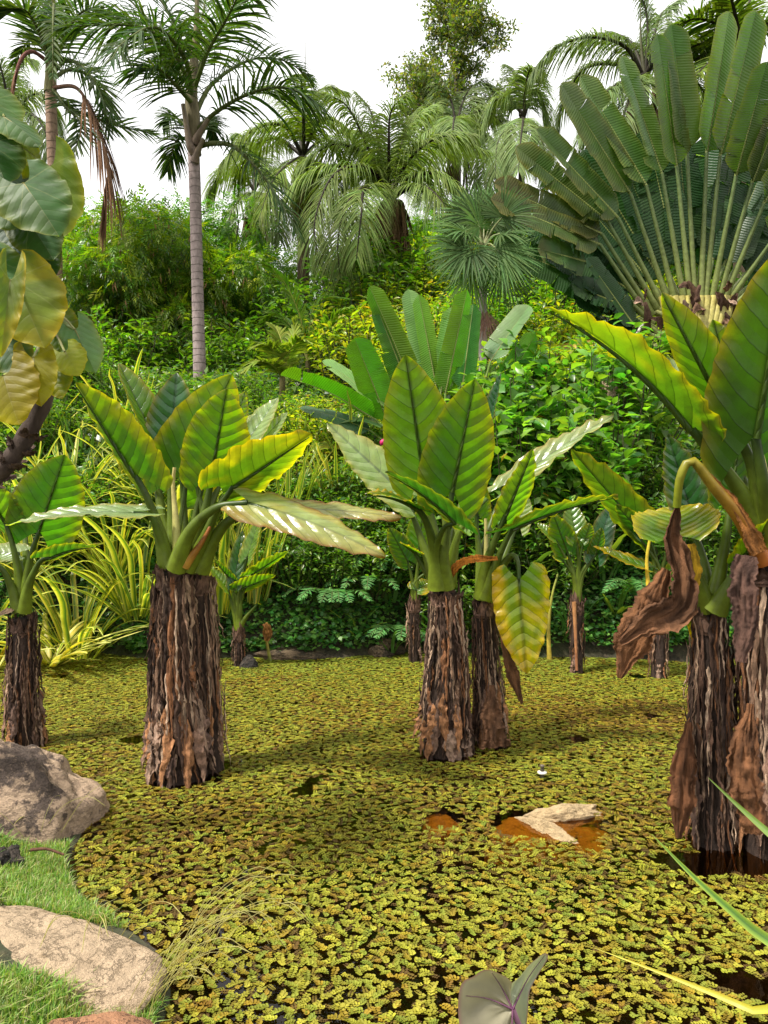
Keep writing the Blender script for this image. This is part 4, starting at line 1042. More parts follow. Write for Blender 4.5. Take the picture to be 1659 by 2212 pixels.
# palm beside it with a hanging dead frond
d = 18.5
p1 = palm('palm with a reddish ringed trunk and a brown dead frond hanging down', (134, 880), (110, 165), d, 23, lean=((120, 500), (111, 250)), tcol=(.36, .25, .18))
mb = MB(); mb.tube(spline([P(109, 200, d), P(110, 130, d), P(112, 60, d), P(114, -10, d)], 14), np.linspace(.15, .05, 14), 12, c=np.array((.15, .15, .06, 1)), jit=.04)
mb.build('crownshaft', M_BARK, p1)
K = dict(npair=54, width=.05, droop=.18, ang=(62, 28), vee=.2, green=FD, jit=.18, plum=.3, rach=.05, yel=.08, start=.15)
for pts, L in (
    ([(112, 150, 0), (116, 60, -1), (116, 10, -2), (114, 60, -3.4), (114, 165, -4)], 62), ([(112, 150, 0), (150, 60, -.5), (190, 20, -1), (250, 30, -1.2)], 110), ([(110, 140, 0), (80, 60, -.5), (50, 20, -1), (-10, 20, -1.2)], 100),
    ([(112, 160, 0), (150, 130, -.5), (200, 170, -1), (240, 260, -1.2)], 85), ([(112, 170, 0), (160, 150, .5), (215, 190, 1), (235, 290, 1.2)], 85), ([(112, 190, 0), (150, 230, .8), (230, 265, 1.4), (335, 290, 1.8)], 90),
    ([(112, 190, 0), (140, 230, -.6), (175, 270, -1), (150, 360, -1.4)], 80), ([(110, 150, 0), (100, 40, .6), (70, -30, 1), (20, -60, 1)], 100), ([(112, 140, 0), (130, 30, .6), (170, -30, 1.), (230, -50, 1)], 110), ([(110, 150, 0), (90, 90, .5), (60, 90, 1), (30, 140, 1.2)], 70)):
    fr(p1, d, pts, L, **K)
DC = (.26, .15, .09)
fr(p1, d, [(110, 190, 0), (165, 190, -.6), (200, 250, -.9), (235, 360, -1), (222, 480, -1)], 110, npair=40, width=.05, droop=.9, ang=(25, 12), green=DC, rach=.05, rcol=(.2, .12, .08, 1), name='dead_frond', label='brown dead frond hanging straight down', mat=M_DRY, start=.3)
fr(p1, d, [(106, 135, 0), (70, 112, -.4), (45, 130, -.6), (30, 190, -.7), (15, 330, -.7)], 95, npair=36, width=.05, droop=.9, ang=(25, 12), green=DC, rach=.05, rcol=(.22, .10, .09, 1), name='dead_frond', mat=M_DRY, start=.35)
ground_parts(p1)

# feathery palms on the crest
FG = (.12, .18, .022); FB = (.14, .20, .07)
def feather(label, base, crown, d, wpx, fronds, L, green, tcol, dead=6, width=.032, npair=115, seed=0, droop=.8, spear=None, rachis_col=(.05, .045, .03, 1)):
    p = palm(label, base, (crown[0], crown[1] + 12), d, wpx, ring=False, tcol=tcol, flare=1.15)
    r = np.random.default_rng(seed)
    for i, pts in enumerate(fronds):
        q = [(crown[0] + r.uniform(-4, 4), crown[1] + r.uniform(-8, 10), 0)] + [(x, y, dd) for x, y, dd in pts]
        fr(p, d, q, L * r.uniform(.85, 1.1), npair=npair, width=width, droop=droop, ang=(70, 35), vee=.15, green=np.array(green) * r.uniform(.8, 1.25), jit=.15, rach=.06, rcol=rachis_col, yel=.05, start=.16, seed=seed * 50 + i, k=4)
    for i in range(dead):
        a = r.uniform(-1, 1)
        fr(p, d, [(crown[0] + a * 8, crown[1] + 10, -.1), (crown[0] + a * 26, crown[1] + 22, -.3), (crown[0] + a * 34, crown[1] + 90 + 30 * r.uniform(), -.35)], 60, npair=16, width=.08, droop=1.0, ang=(30, 10), green=(.16, .10, .055), rach=.07, rcol=(.13, .085, .05, 1), name='dead_frond', mat=M_DRY, seed=seed * 70 + i)
    if spear:
        stalk(p, [P(*crown, d), P(spear[0], (spear[1] + crown[1]) / 2, d), P(*spear, d)], .06, .01, (.06, .06, .03, 1), (.10, .12, .05, 1), name='spear')
    ground_parts(p)
    return p
feather('feathery palm with brown shaggy trunk and a needle-like spear', (655, 640), (655, 335), 21.5, 26,
    [[(610, 270, -.5), (540, 285, -.8), (480, 350, -1)], [(600, 300, .4), (545, 320, .6), (505, 400, .8)], [(690, 260, -.5), (740, 270, -.8), (790, 330, -1)], [(700, 300, .3), (740, 330, .5), (770, 410, .6)],
     [(640, 240, .5), (600, 190, 1), (560, 190, 1.2)], [(670, 230, .5), (700, 190, 1), (750, 200, 1.2)], [(630, 350, -1), (590, 390, -1.6), (560, 470, -1.9)], [(680, 350, -1), (720, 390, -1.5), (735, 480, -1.8)], [(655, 240, -1), (650, 170, -2), (640, 160, -2.6)]],
    80, FG, (.14, .10, .07), dead=9, seed=3, spear=(659, 92))
feather('spreading feathery palm whose fronds arch down to the shrubs', (842, 590), (845, 425), 20.0, 34,
    [[(800, 330, -.4), (750, 230, -.6), (690, 200, -.8)], [(820, 320, .5), (800, 240, .8), (770, 200, 1)], [(840, 320, -.8), (845, 240, -1), (880, 205, -1.2)], [(862, 330, .4), (895, 260, .6), (945, 225, .8)], [(880, 350, -.5), (940, 300, -.8), (1020, 290, -1)],
     [(790, 360, -.8), (720, 380, -1.4), (680, 480, -1.8), (690, 570, -2)], [(780, 370, -.2), (700, 360, -.4), (635, 400, -.6), (610, 440, -.7)], [(800, 400, -1.4), (750, 440, -2.2), (730, 520, -2.6), (735, 600, -2.8)], [(810, 350, 0), (730, 310, 0), (660, 350, 0), (640, 400, 0)],
     [(895, 380, -.6), (960, 380, -1), (1030, 440, -1.2)], [(900, 400, -1), (950, 430, -1.6), (985, 510, -1.8)], [(880, 340, .8), (960, 300, 1.4), (1060, 330, 1.8)], [(830, 340, 1), (790, 290, 1.6), (740, 280, 2)], [(790, 410, -1.8), (780, 470, -2.8), (770, 560, -3.2)]],
    95, (.14, .205, .05), (.10, .075, .055), dead=12, seed=5, rachis_col=(.03, .022, .015, 1))
feather('bluish feathery palm low on the crest beside the tall sparse tree', (985, 560), (985, 300), 27, 14,
    [[(940, 240, 0), (890, 260, 0), (850, 330, 0)], [(950, 270, -.6), (900, 310, -1), (880, 380, -1)], [(1030, 240, 0), (1080, 260, 0), (1110, 320, 0)], [(1020, 280, -.6), (1070, 310, -1), (1095, 390, -1)], [(975, 220, .5), (950, 170, 1), (910, 160, 1)], [(1000, 220, .5), (1030, 180, 1), (1070, 190, 1)], [(985, 260, -1), (980, 260, -2), (975, 330, -3)], [(1010, 300, -1), (1040, 340, -1.5), (1050, 430, -2)], [(960, 300, -1), (930, 350, -1.5), (915, 430, -2)]],
    85, FB, (.12, .10, .08), dead=2, seed=7, width=.036)
feather('bluish feathery palm rising between sparse tree and fan-shaped palm', (1125, 520), (1128, 250), 26, 14,
    [[(1090, 210, 0), (1060, 230, 0), (1040, 290, 0)], [(1150, 200, 0), (1170, 210, 0), (1185, 270, 0)], [(1120, 190, .5), (1105, 150, .8), (1095, 140, 1)], [(1100, 270, -.8), (1075, 310, -1.2), (1070, 380, -1.4)], [(1150, 270, -.8), (1175, 320, -1.2), (1185, 400, -1.4)], [(1130, 260, -1), (1125, 300, -2), (1120, 370, -2.4)], [(1135, 190, -.5), (1145, 150, -1), (1160, 150, -1.2)]],
    75, FB, (.12, .10, .08), dead=1, seed=9, width=.036)
feather('feathery palm arching over the fan-shaped palm', (1390, 560), (1392, 165), 18.5, 20,
    [[(1350, 100, -.3), (1270, 80, -.5), (1190, 110, -.6), (1145, 165, -.7)], [(1340, 140, .4), (1260, 150, .6), (1210, 240, .8), (1200, 330, .8)], [(1360, 90, .5), (1310, 75, 1), (1245, 100, 1.2)], [(1400, 80, 0), (1395, 20, 0), (1375, -30, 0)], [(1410, 90, .3), (1430, 30, .5), (1470, 0, .6)], [(1370, 170, -1), (1310, 200, -1.6), (1250, 300, -2)], [(1350, 180, .5), (1290, 230, .8), (1270, 330, 1)],
     [(1430, 110, -.3), (1500, 90, -.5), (1560, 130, -.6)], [(1420, 140, .6), (1490, 160, 1), (1540, 230, 1.2)], [(1380, 180, -1.4), (1350, 240, -2), (1335, 330, -2.4)]],
    85, (.11, .165, .055), (.12, .10, .08), dead=4, seed=11, spear=(1384, 0))
feather('yellow-green palm rising above the fan-shaped palm at the crest', (1600, 480), (1600, 110), 17.0, 24,
    [[(1560, 60, -.3), (1500, 40, -.5), (1440, 70, -.6)], [(1550, 90, .3), (1480, 110, .5), (1430, 190, .6)], [(1570, 30, .3), (1530, -20, .5), (1480, -30, .6)], [(1640, 60, -.2), (1700, 40, -.3), (1760, 80, -.3)], [(1560, 120, -.8), (1500, 170, -1.2), (1480, 260, -1.4)], [(1540, 110, .8), (1460, 160, 1.2), (1400, 260, 1.4)], [(1590, 40, -.8), (1570, -30, -1.4), (1540, -60, -1.6)], [(1610, 30, .8), (1640, -30, 1.2), (1680, -40, 1.4)]],
    95, (.10, .16, .02), (.20, .15, .10), dead=3, seed=13, width=.055, npair=70, droop=.3)
feather('pale feathery palm half hidden behind the reddish palm trunk', (40, 700), (20, 260), 24, 16,
    [[(60, 210, 0), (100, 210, 0), (130, 280, 0)], [(50, 240, -.5), (90, 270, -.8), (120, 360, -1)], [(20, 180, .5), (40, 130, .8), (75, 130, 1)], [(-10, 200, 0), (-50, 200, 0), (-80, 260, 0)], [(30, 280, -1), (60, 330, -1.4), (70, 420, -1.6)], [(10, 180, -.4), (-10, 120, -.6), (-40, 110, -.7)]],
    80, FB, (.2, .15, .1), dead=2, seed=15, width=.036)
feather('small bluish palm in the gap behind the pale ringed palm', (545, 700), (548, 420), 25, 14,
    [[(520, 370, 0), (480, 370, 0), (450, 420, 0)], [(575, 370, 0), (610, 380, 0), (635, 430, 0)], [(545, 350, .5), (530, 300, 1), (505, 290, 1)], [(560, 350, .5), (590, 310, 1), (620, 310, 1)], [(530, 420, -.8), (500, 460, -1.2), (490, 520, -1.4)], [(565, 420, -.8), (595, 460, -1.2), (605, 520, -1.4)]],
    75, FB, (.25, .19, .13), dead=5, seed=17, width=.036)
# young arching palms low on the slope
def young_palm(label, base, d, fronds, L, green, seed=0, **kw):
    root = thing('young_palm', label, 'palm', 'young palms low on the slope')
    B = P(*base, d); root.location = B
    for i, pts in enumerate(fronds):
        fr(root, d, [(base[0], base[1], 0)] + list(pts), L, npair=34, width=.05, droop=.25, ang=(60, 30), vee=.2, green=green, rach=.02, start=.12, seed=900 + seed * 20 + i, yel=.1, rcol=(.3, .33, .08, 1), **kw)
    mb = MB(); mb.tube(spline([(B[0], B[1], gz(B[0], B[1]) - .1), B], 6), .05, 8, c=np.array((.14, .12, .05, 1))); mb.build('stem', M_BARK, root)
    ground_parts(root)
young_palm('young palm with one tall bright arching frond on the slope', (665, 780), 14.5, [[(650, 690, 0), (615, 610, -.2), (572, 570, -.4)], [(670, 700, .2), (690, 650, .3), (745, 645, .4)], [(690, 740, -.3), (720, 690, -.5), (755, 665, -.6)], [(640, 720, .3), (600, 680, .5), (570, 690, .6)]], 62, (.10, .22, .02), 1)
young_palm('low yellowish young palm in the shrubs below the slope', (610, 815), 12.5, [[(595, 765, -.2), (575, 745, -.4), (548, 750, -.5)], [(625, 760, -.2), (650, 735, -.4), (670, 740, -.5)], [(610, 750, .2), (600, 715, .3), (585, 700, .4)], [(620, 770, .1), (635, 720, .2), (640, 690, .2)], [(590, 790, -.4), (560, 780, -.6), (530, 800, -.7)]], 58, (.16, .22, .03), 2)

# ------------------------------------------------------------------ fan palm
def fan_leaf(root, A, B, T_, N, R, green, seed, nseg=38, droop=.15, name='fan_leaf', mat=None, spread=2.1, split=.42, pr=.02):
    """stalk A to B, fan of segments round B pointing to T_, face towards N"""
    r = np.random.default_rng(seed)
    X = nrm(np.array(T_) - B); N = np.array(N, float); N = nrm(N - X * (N @ X)); Yv = np.cross(N, X)
    a = np.linspace(-spread, spread, nseg) + r.normal(0, .015, nseg)
    D = X[None] * np.cos(a)[:, None] + Yv[None] * np.sin(a)[:, None]
    Ln = R * (1 - .18 * (np.abs(a) / spread) ** 2) * r.uniform(.9, 1.06, nseg)
    k = 6; t = np.linspace(0, 1, k + 1)
    D = nrm(D + N[None] * r.uniform(.05, .22, nseg)[:, None])
    pos = B + D[:, None] * (Ln[:, None] * t[None])[..., None]
    pos[..., 2] -= (droop * r.uniform(.4, 1.8, nseg) * Ln)[:, None] * np.clip(t[None] - .35, 0, 1) ** 1.6
    W = np.cross(D, N)
    da = 2 * spread / nseg
    wp = np.where(t < split, t * R * da * 1.02, np.interp(t, [split, .7, 1], [split * R * da * 1.02, split * R * da * .85, .004]))
    wv = W[:, None] * (wp[None] * .5 * np.ones((nseg, 1)))[..., None]
    g = np.stack([pos - wv, pos - N * (wp[None, :, None] * .18), pos + wv], 2)
    i, j = np.meshgrid(np.arange(k), np.arange(2), indexing='ij')
    q = np.stack([i * 3 + j, i * 3 + j + 1, (i + 1) * 3 + j + 1, (i + 1) * 3 + j], -1).reshape(-1, 4)
    qq = (q[None] + (np.arange(nseg) * (k + 1) * 3)[:, None, None]).reshape(-1, 4)
    c = np.array((*green, 1.)) * r.uniform(.8, 1.25, nseg)[:, None]; c[:, 3] = 1
    uu = np.zeros((nseg, (k + 1) * 3, 3)); uu[..., 2] = r.uniform(0, 1, nseg)[:, None]
    mb = MB(); mb.add(g, q=qq, u=uu, c=np.repeat(c[:, None], (k + 1) * 3, 1))
    o = mb.build(name, mat or M_PALM, root)
    stalk(o, [A, (A + B) / 2 + (0, 0, .06), B], pr * 1.4, pr * .8, (.20, .22, .10, 1), (.14, .18, .06, 1), n=8, k=6)
    return o
d = 12.3
fan = palm('fan palm with star-shaped leaves on a pale slender trunk', (1042, 760), (1044, 545), d, 17, ring=False, tcol=(.36, .33, .32), name='fan_palm')
c0 = P(1044, 535, d)
for i, (bx, by, tx, ty, dd, N) in enumerate((
    (1005, 545, 925, 600, -.5, (.5, -.5, .6)), (1005, 500, 915, 480, -.2, (.2, -.5, .8)), (1030, 470, 960, 410, .2, (0, -.9, .2)), (1048, 460, 1050, 392, .4, (0, -.95, .1)), (1065, 480, 1120, 420, .1, (-.1, -.9, .3)),
    (1080, 505, 1170, 490, -.2, (-.2, -.5, .8)), (1085, 550, 1160, 610, -.5, (-.5, -.5, .6)), (1018, 540, 965, 600, -.5, (.3, -.5, .8)), (1070, 535, 1110, 600, -.5, (-.3, -.5, .8)), (1020, 590, 960, 650, -.3, (.1, -.95, .2)),
    (1088, 580, 1140, 640, -.1, (-.1, -.95, .2)), (1015, 470, 940, 430, .5, (.1, -.8, .4)), (1085, 470, 1130, 400, -.2, (-.1, -.9, .3)), (1000, 520, 910, 520, .3, (.2, -.9, .3)), (1036, 490, 1000, 415, -.3, (.3, -.6, .6)))):
    fan_leaf(fan, c0, P(bx, by, d + dd * .6), P(tx, ty, d + dd), N, 88 / F * d, np.array((.075, .135, .040)) * (1.0 + .35 * math.sin(i * 2.4)), 500 + i, droop=.3, pr=.016)
for i in range(2):
    fan_leaf(fan, P(1046, 640, d - .1), P(1052 - 8 * i, 672, d - .14), P(1050 - 12 * i, 745, d - .16), (0, -1, .1), 66 / F * d, (.22, .13, .10), 520 + i, nseg=26, spread=.75, droop=.05, name='dead_fan_leaf', mat=M_DRY, pr=.012)
ground_parts(fan)
# ------------------------------------------------------------------ shrubs and trees of small leaves
def rot_from(D, Nn):
    """rotation whose y axis is D and z axis near Nn (arrays)"""
    D = nrm(D); X = nrm(np.cross(D, Nn)); Z = np.cross(X, D)
    return np.stack([X, D, Z], -1)

# leaf template: along +y, folded, unit length and unit half width .5
def leaf_template(shape='ovate', droop=.25, fold=.18, rows=4):
    y = np.linspace(0, 1, rows + 1)
    if shape == 'ovate': w = np.sin(np.pi * y ** .75) ** .9
    elif shape == 'lance': w = np.sin(np.pi * y ** .85)
    else: w = np.sin(np.pi * y ** .6) ** .6
    w = np.clip(w, .02, 1) * .5
    v, q = [], []
    for i in range(rows + 1):
        z = -droop * y[i] ** 2
        v += [(-w[i], y[i], z + fold * w[i]), (0, y[i], z), (w[i], y[i], z + fold * w[i])]
    for i in range(rows):
        for j in range(2): q.append((i * 3 + j, i * 3 + j + 1, (i + 1) * 3 + j + 1, (i + 1) * 3 + j))
    return np.array(v), np.array(q)

LT_OV, LQ_OV = leaf_template('ovate', rows=3); LT_LA, LQ_LA = leaf_template('lance', rows=3, droop=.35)

def shrub_mesh(H, Rr, nstem, nleaf, ll, lw, cols, seed, shape='ovate', whorl=True, fill=.25, updir=.35, dead=0.):
    """stems and leaves of one shrub standing at the origin -> (stem MB, leaf MB)"""
    r = np.random.default_rng(seed)
    st, lf = MB(), MB()
    tip = []
    per = max(4, nleaf // nstem)
    Tv, Tq = (LT_OV, LQ_OV) if shape == 'ovate' else (LT_LA, LQ_LA)
    Ps, Ds = [], []
    for i in range(nstem):
        a = r.uniform(0, 2 * np.pi); rad = Rr * math.sqrt(r.uniform(.02, 1)); h = H * (1 - .45 * (rad / Rr) ** 2) * r.uniform(.72, 1.05)
        e = np.array((math.cos(a) * rad, math.sin(a) * rad, h))
        b = np.array((math.cos(a) * rad * .25, math.sin(a) * rad * .25, -.1))
        mid = (b + e) / 2 + np.array((math.cos(a), math.sin(a), 0)) * rad * .12 + r.normal(0, .05 * H, 3)
        p = spline([b, mid, e], 9)
        st.tube(p, np.linspace(.012, .004, 9) * max(1, H / 1.5), 4, c=np.array((.07, .075, .03, 1)), cap=False)
        t = 1 - (r.uniform(0, 1, per) ** 1.3) * (1 - fill)
        pp = np.stack([np.interp(t, np.linspace(0, 1, 9), p[:, k]) for k in range(3)], 1)
        ax = nrm(p[-1] - p[-3])
        az = r.uniform(0, 2 * np.pi, per)
        u1 = nrm(np.cross(ax, (0.3, 1, .2))); u2 = np.cross(ax, u1)
        dv = u1[None] * np.cos(az)[:, None] + u2[None] * np.sin(az)[:, None] + ax[None] * r.uniform(-.1, .9, per)[:, None]
        dv[:, 2] += r.normal(updir * .3, .25, per)
        Ps.append(pp + nrm(dv) * r.uniform(0, .12 * Rr, per)[:, None]); Ds.append(nrm(dv))
    Pp, Dd = np.vstack(Ps), np.vstack(Ds); N = len(Pp)
    nn = np.array((0, 0, 1.))[None] + r.normal(0, .35, (N, 3))
    R = rot_from(Dd, nn)
    sc = r.uniform(.65, 1.2, N)
    R = R * np.stack([lw * sc, ll * sc, ll * sc], 1)[:, None, :]
    ci = r.integers(0, len(cols), N)
    c = np.array([(*k_, 1.) for k_ in cols])[ci] * r.uniform(.75, 1.3, N)[:, None]
    if dead:
        z = r.uniform(0, 1, N) < dead; c[z] = np.array((.40, .24, .03, 1))
    c[:, 3] = 1
    lf.scatter(Tv, Tq, [], R, Pp, c=c, ur=r.uniform(0, 1, N))
    return st, lf

M_STEM = bark_mat('twig', scale=30, bump=.3)
PROTO = {}
def shrub_proto(key, **kw):
    st, lf = shrub_mesh(**kw)
    PROTO[key] = (st.mesh(key + '_stems', M_STEM), lf.mesh(key + '_foliage', M_LEAF))
def shrub(key, x, y, label, group, s=1., rz=None, name='shrub', z=None, sz=None, cat='shrub'):
    o = thing(name, label, cat, group, loc=(x, y, gz(x, y) if z is None else z))
    o.rotation_euler = (0, 0, random.uniform(0, 6.28) if rz is None else rz)
    o.scale = (s, s, s if sz is None else sz)
    link('stems', PROTO[key][0], o); link('foliage', PROTO[key][1], o)
    return o

GR1 = [(.065, .15, .015), (.10, .20, .02), (.14, .25, .02)]
GR2 = [(.19, .27, .02), (.27, .31, .025), (.13, .22, .02), (.33, .33, .03)]
GR3 = [(.055, .12, .016), (.085, .17, .02), (.12, .21, .022)]
GR4 = [(.07, .17, .025), (.11, .22, .035), (.15, .27, .04)]
for v in range(3):
    shrub_proto(f'broad{v}', H=1.5, Rr=.75, nstem=34, nleaf=1000, ll=.15, lw=.085, cols=GR4, seed=10 + v, updir=.2, dead=.008)
    shrub_proto(f'yellow{v}', H=1.2, Rr=.85, nstem=46, nleaf=1700, ll=.10, lw=.04, cols=GR2, seed=20 + v, shape='lance', dead=.02)
    shrub_proto(f'dark{v}', H=1.2, Rr=.8, nstem=40, nleaf=1500, ll=.11, lw=.045, cols=GR3, seed=30 + v, shape='lance')
    shrub_proto(f'green{v}', H=1.3, Rr=.8, nstem=40, nleaf=1700, ll=.095, lw=.045, cols=GR1, seed=40 + v)

rs = np.random.default_rng(17)
# bright broad-leaved shrubs round the banana, towards the fan-shaped palm
for i, (px, py, d, s) in enumerate(((1010, 960, 10.0, 1.25), (1090, 960, 9.9, 1.35), (1160, 960, 10.0, 1.3), (1230, 970, 10.2, 1.25), (1130, 930, 10.8, 1.3), (1050, 900, 11.0, 1.1), (1210, 900, 11.2, 1.2), (1300, 940, 10.5, 1.2), (1370, 930, 10.8, 1.2), (1290, 880, 11.8, 1.1), (1000, 1020, 9.6, .9), (1180, 1040, 9.6, .9), (1270, 1030, 9.7, .9))):
    q = P(px, py, d)
    shrub(f'broad{i % 3}', q[0], d, 'bright green shrub with pointed oval leaves on the bank near the banana plant', 'broad-leaved shrubs on the bank', s=s, sz=s * 1.12)
# hillside shrubs: yellowish on the open slope, dark on the terrace side
def fill(n, xr, yr, keys, label, group, sr, skip=None, name='shrub', seed=0):
    r = np.random.default_rng(seed); c = 0
    for i in range(n * 3):
        if c >= n: break
        y = r.uniform(*yr); x = r.uniform(xr[0], xr[1]) * (y / 12.0)
        if skip and skip(x, y): continue
        shrub(keys[c % len(keys)], x, y, label, group, s=r.uniform(*sr), name=name); c += 1
fill(70, (-.6, 4.2), (11.3, 24), ['yellow0', 'yellow1', 'yellow2', 'green0'], 'yellow-green bushy shrub on the open hillside', 'shrubs covering the open slope', (.9, 1.5), seed=1)
fill(26, (-2.6, -.2), (9.6, 12.4), ['yellow0', 'green1', 'dark0', 'yellow1'], 'light green bushy shrub on the slope below the terrace', 'shrubs below the terrace', (.55, .85), seed=2)
fill(22, (-6.2, -1.6), (9.5, 13.6), ['dark1', 'green0', 'dark2'], 'dark green narrow-leaved shrub behind the striped clumps', 'shrubs behind the striped clumps', (.7, 1.1), seed=3)
fill(40, (-7, 0.4), (17.8, 22), ['dark0', 'dark1', 'green2', 'dark2'], 'dark green undergrowth shrub at the forest edge behind the terrace', 'undergrowth along the forest edge', (1.2, 2.0), seed=4)
fill(22, (1.5, 5.5), (9.15, 10.2), ['dark0', 'dark1', 'dark2'], 'dark shaded shrub low on the bank behind the young arums', 'dark shrubs low on the bank', (.55, .85), seed=5)
fill(24, (-1.6, 1.6), (9.25, 10.2), ['dark0', 'dark1', 'dark2'], 'dark leafy shrub on the bank above the waterline', 'dark shrubs above the waterline', (.5, .75), seed=6)
fill(30, (1.5, 8), (14.5, 25), ['green0', 'dark1', 'green1', 'yellow2'], 'green shrub on the slope behind the fan-shaped palm', 'shrubs behind the fan-shaped palm', (1.3, 2.0), seed=8)

# tree prototypes: crown of many hanging leaf sprays
def spray_template(nl=7, ll=.34, lw=.09, droop=.5, spread=.9):
    """one compound leaf along +y"""
    tv, tq = leaf_template('lance', droop=.2, rows=2); tv, tq = np.array([(0, 0, 0), (-.5, .4, .02), (0, 1, -.2), (.5, .4, .02)]), np.array([(0, 3, 2, 1)])
    V, Q = [], []
    for i in range(nl):
        t = (i + 1) / nl; sgn = -1 if i % 2 else 1
        a = sgn * spread * (1 - .6 * t) if i < nl - 1 else 0
        base = np.array((0, t * .75, -droop * (t * .75) ** 2))
        R = np.array(((math.cos(a), math.sin(a), 0), (-math.sin(a), math.cos(a), 0), (0, 0, 1)))
        p = (tv * np.array((lw, ll, ll))) @ R + base
        p[:, 2] -= .25 * np.hypot(p[:, 0], p[:, 1] - base[1])
        Q.append(tq + len(V) * len(tv)); V.append(p)
    return np.vstack(V), np.vstack(Q)

def crown_mesh(blobs, per, size, cols, seed, tmpl, hang=.4):
    r = np.random.default_rng(seed); mb = MB()
    Tv, Tq = tmpl
    for (c, rad) in blobs:
        n = int(per * rad[0] * rad[1])
        u = nrm(r.normal(size=(n, 3))); rr = r.uniform(.25, 1, n) ** .45
        lump = 1 + .28 * vnoise(u[:, 0] * 2.4 + seed, u[:, 1] * 2.4 + c[0], u[:, 2] * 2.4)
        pp = np.array(c) + u * np.array(rad) * (rr * lump)[:, None]
        D = u + r.normal(0, .6, (n, 3)); D[:, 2] -= hang
        R = rot_from(D, np.array((0, 0, 1.)) + r.normal(0, .4, (n, 3))) * (size * r.uniform(.6, 1.25, n))[:, None, None]
        cc = np.array([(*k_, 1.) for k_ in cols])[r.integers(0, len(cols), n)] * r.uniform(.7, 1.3, n)[:, None]; cc[:, 3] = 1
        mb.scatter(Tv, Tq, [], R, pp, c=cc, ur=r.uniform(0, 1, n))
    return mb

SPR = spray_template(); SPR2 = spray_template(9, .22, .10, .3, 1.1)
FOR = [(.10, .18, .015), (.15, .24, .018), (.06, .13, .012), (.22, .28, .022)]
def tree_proto(key, H, blobs, per, size, cols, seed, tmpl, limbs, hang=.4, tr=.12, tcol=(.10, .075, .05), pods=0):
    r = np.random.default_rng(seed)
    cm = crown_mesh(blobs, per, size, cols, seed, tmpl, hang)
    tm = MB(); tm.tube(spline([(0, 0, -.3), (r.normal(0, .15), r.normal(0, .15), H * .4), (0, 0, H * .85)], 14), np.linspace(tr, tr * .35, 14), 8, c=np.array((*tcol, 1.)), jit=.06)
    for c, rad in blobs[:limbs]:
        z0 = H * r.uniform(.2, .5)
        tm.tube(spline([(0, 0, z0), np.array(c) * (.5, .5, .75) + r.normal(0, .1, 3), c], 9), np.linspace(tr * .5, .015, 9), 6, c=np.array((*tcol, 1.)))
    pm = None
    if pods:
        pmb = MB(); tv, tq = leaf_template('lance', droop=.05, rows=2)
        b = [blobs[i] for i in r.integers(0, len(blobs), pods)]
        u = nrm(r.normal(size=(pods, 3)))
        T = np.array([np.array(c) + uu * np.array(rad) * .95 for (c, rad), uu in zip(b, u)])
        R = rot_from(np.array((0, 0, -1.))[None] + r.normal(0, .15, (pods, 3)), r.normal(size=(pods, 3))) * np.array((.05, .26, .26))[None, None]
        pmb.scatter(tv, tq, [], R, T, c=np.repeat(np.array((.34, .22, .11, 1))[None], pods, 0)); pm = pmb.mesh(key + '_pods', M_DRY)
    PROTO[key] = (tm.mesh(key + '_trunk', M_BARK), cm.mesh(key + '_crown', M_LEAF), pm)
def tree(key, x, y, label, group, s=1., sz=None, name='forest_tree', rz=None, z=None):
    o = thing(name, label, 'tree', group, loc=(x, y, gz(x, y) if z is None else z))
    o.rotation_euler = (0, 0, random.uniform(0, 6.28) if rz is None else rz); o.scale = (s, s, s if sz is None else sz)
    link('trunk', PROTO[key][0], o); link('crown', PROTO[key][1], o)
    if PROTO[key][2]: link('seed_pod', PROTO[key][2], o)['kind'] = 'stuff'
    return o
def blobset(seed, n, H, R, r0, low=.25):
    r = np.random.default_rng(seed); out = []
    for i in range(n):
        a = r.uniform(0, 6.28); q = math.sqrt(r.uniform(0, 1)) * R; z = H * r.uniform(low, 1)
        w = r0 * r.uniform(.7, 1.25)
        out.append(((math.cos(a) * q * (1 - .3 * z / H), math.sin(a) * q * (1 - .3 * z / H), z), (w, w, w * .75)))
    return out
tree_proto('pod0', 5.2, blobset(1, 13, 5.2, 1.6, .85, .12), 400, .42, FOR, 51, SPR, 7, hang=.5, pods=240)
tree_proto('pod1', 5.2, blobset(2, 13, 5.0, 1.7, .85, .12), 400, .42, FOR, 52, SPR, 7, hang=.6, pods=240)
tree_proto('mim0', 5.0, blobset(3, 12, 5.0, 1.6, .85, .2), 420, .38, [(.10, .21, .015), (.14, .27, .018), (.06, .15, .015)], 53, SPR2, 7, hang=.1)
tree_proto('mim1', 5.0, blobset(4, 12, 5.0, 1.6, .85, .2), 420, .38, [(.07, .155, .025), (.10, .19, .025), (.045, .11, .02)], 54, SPR2, 7, hang=.1)

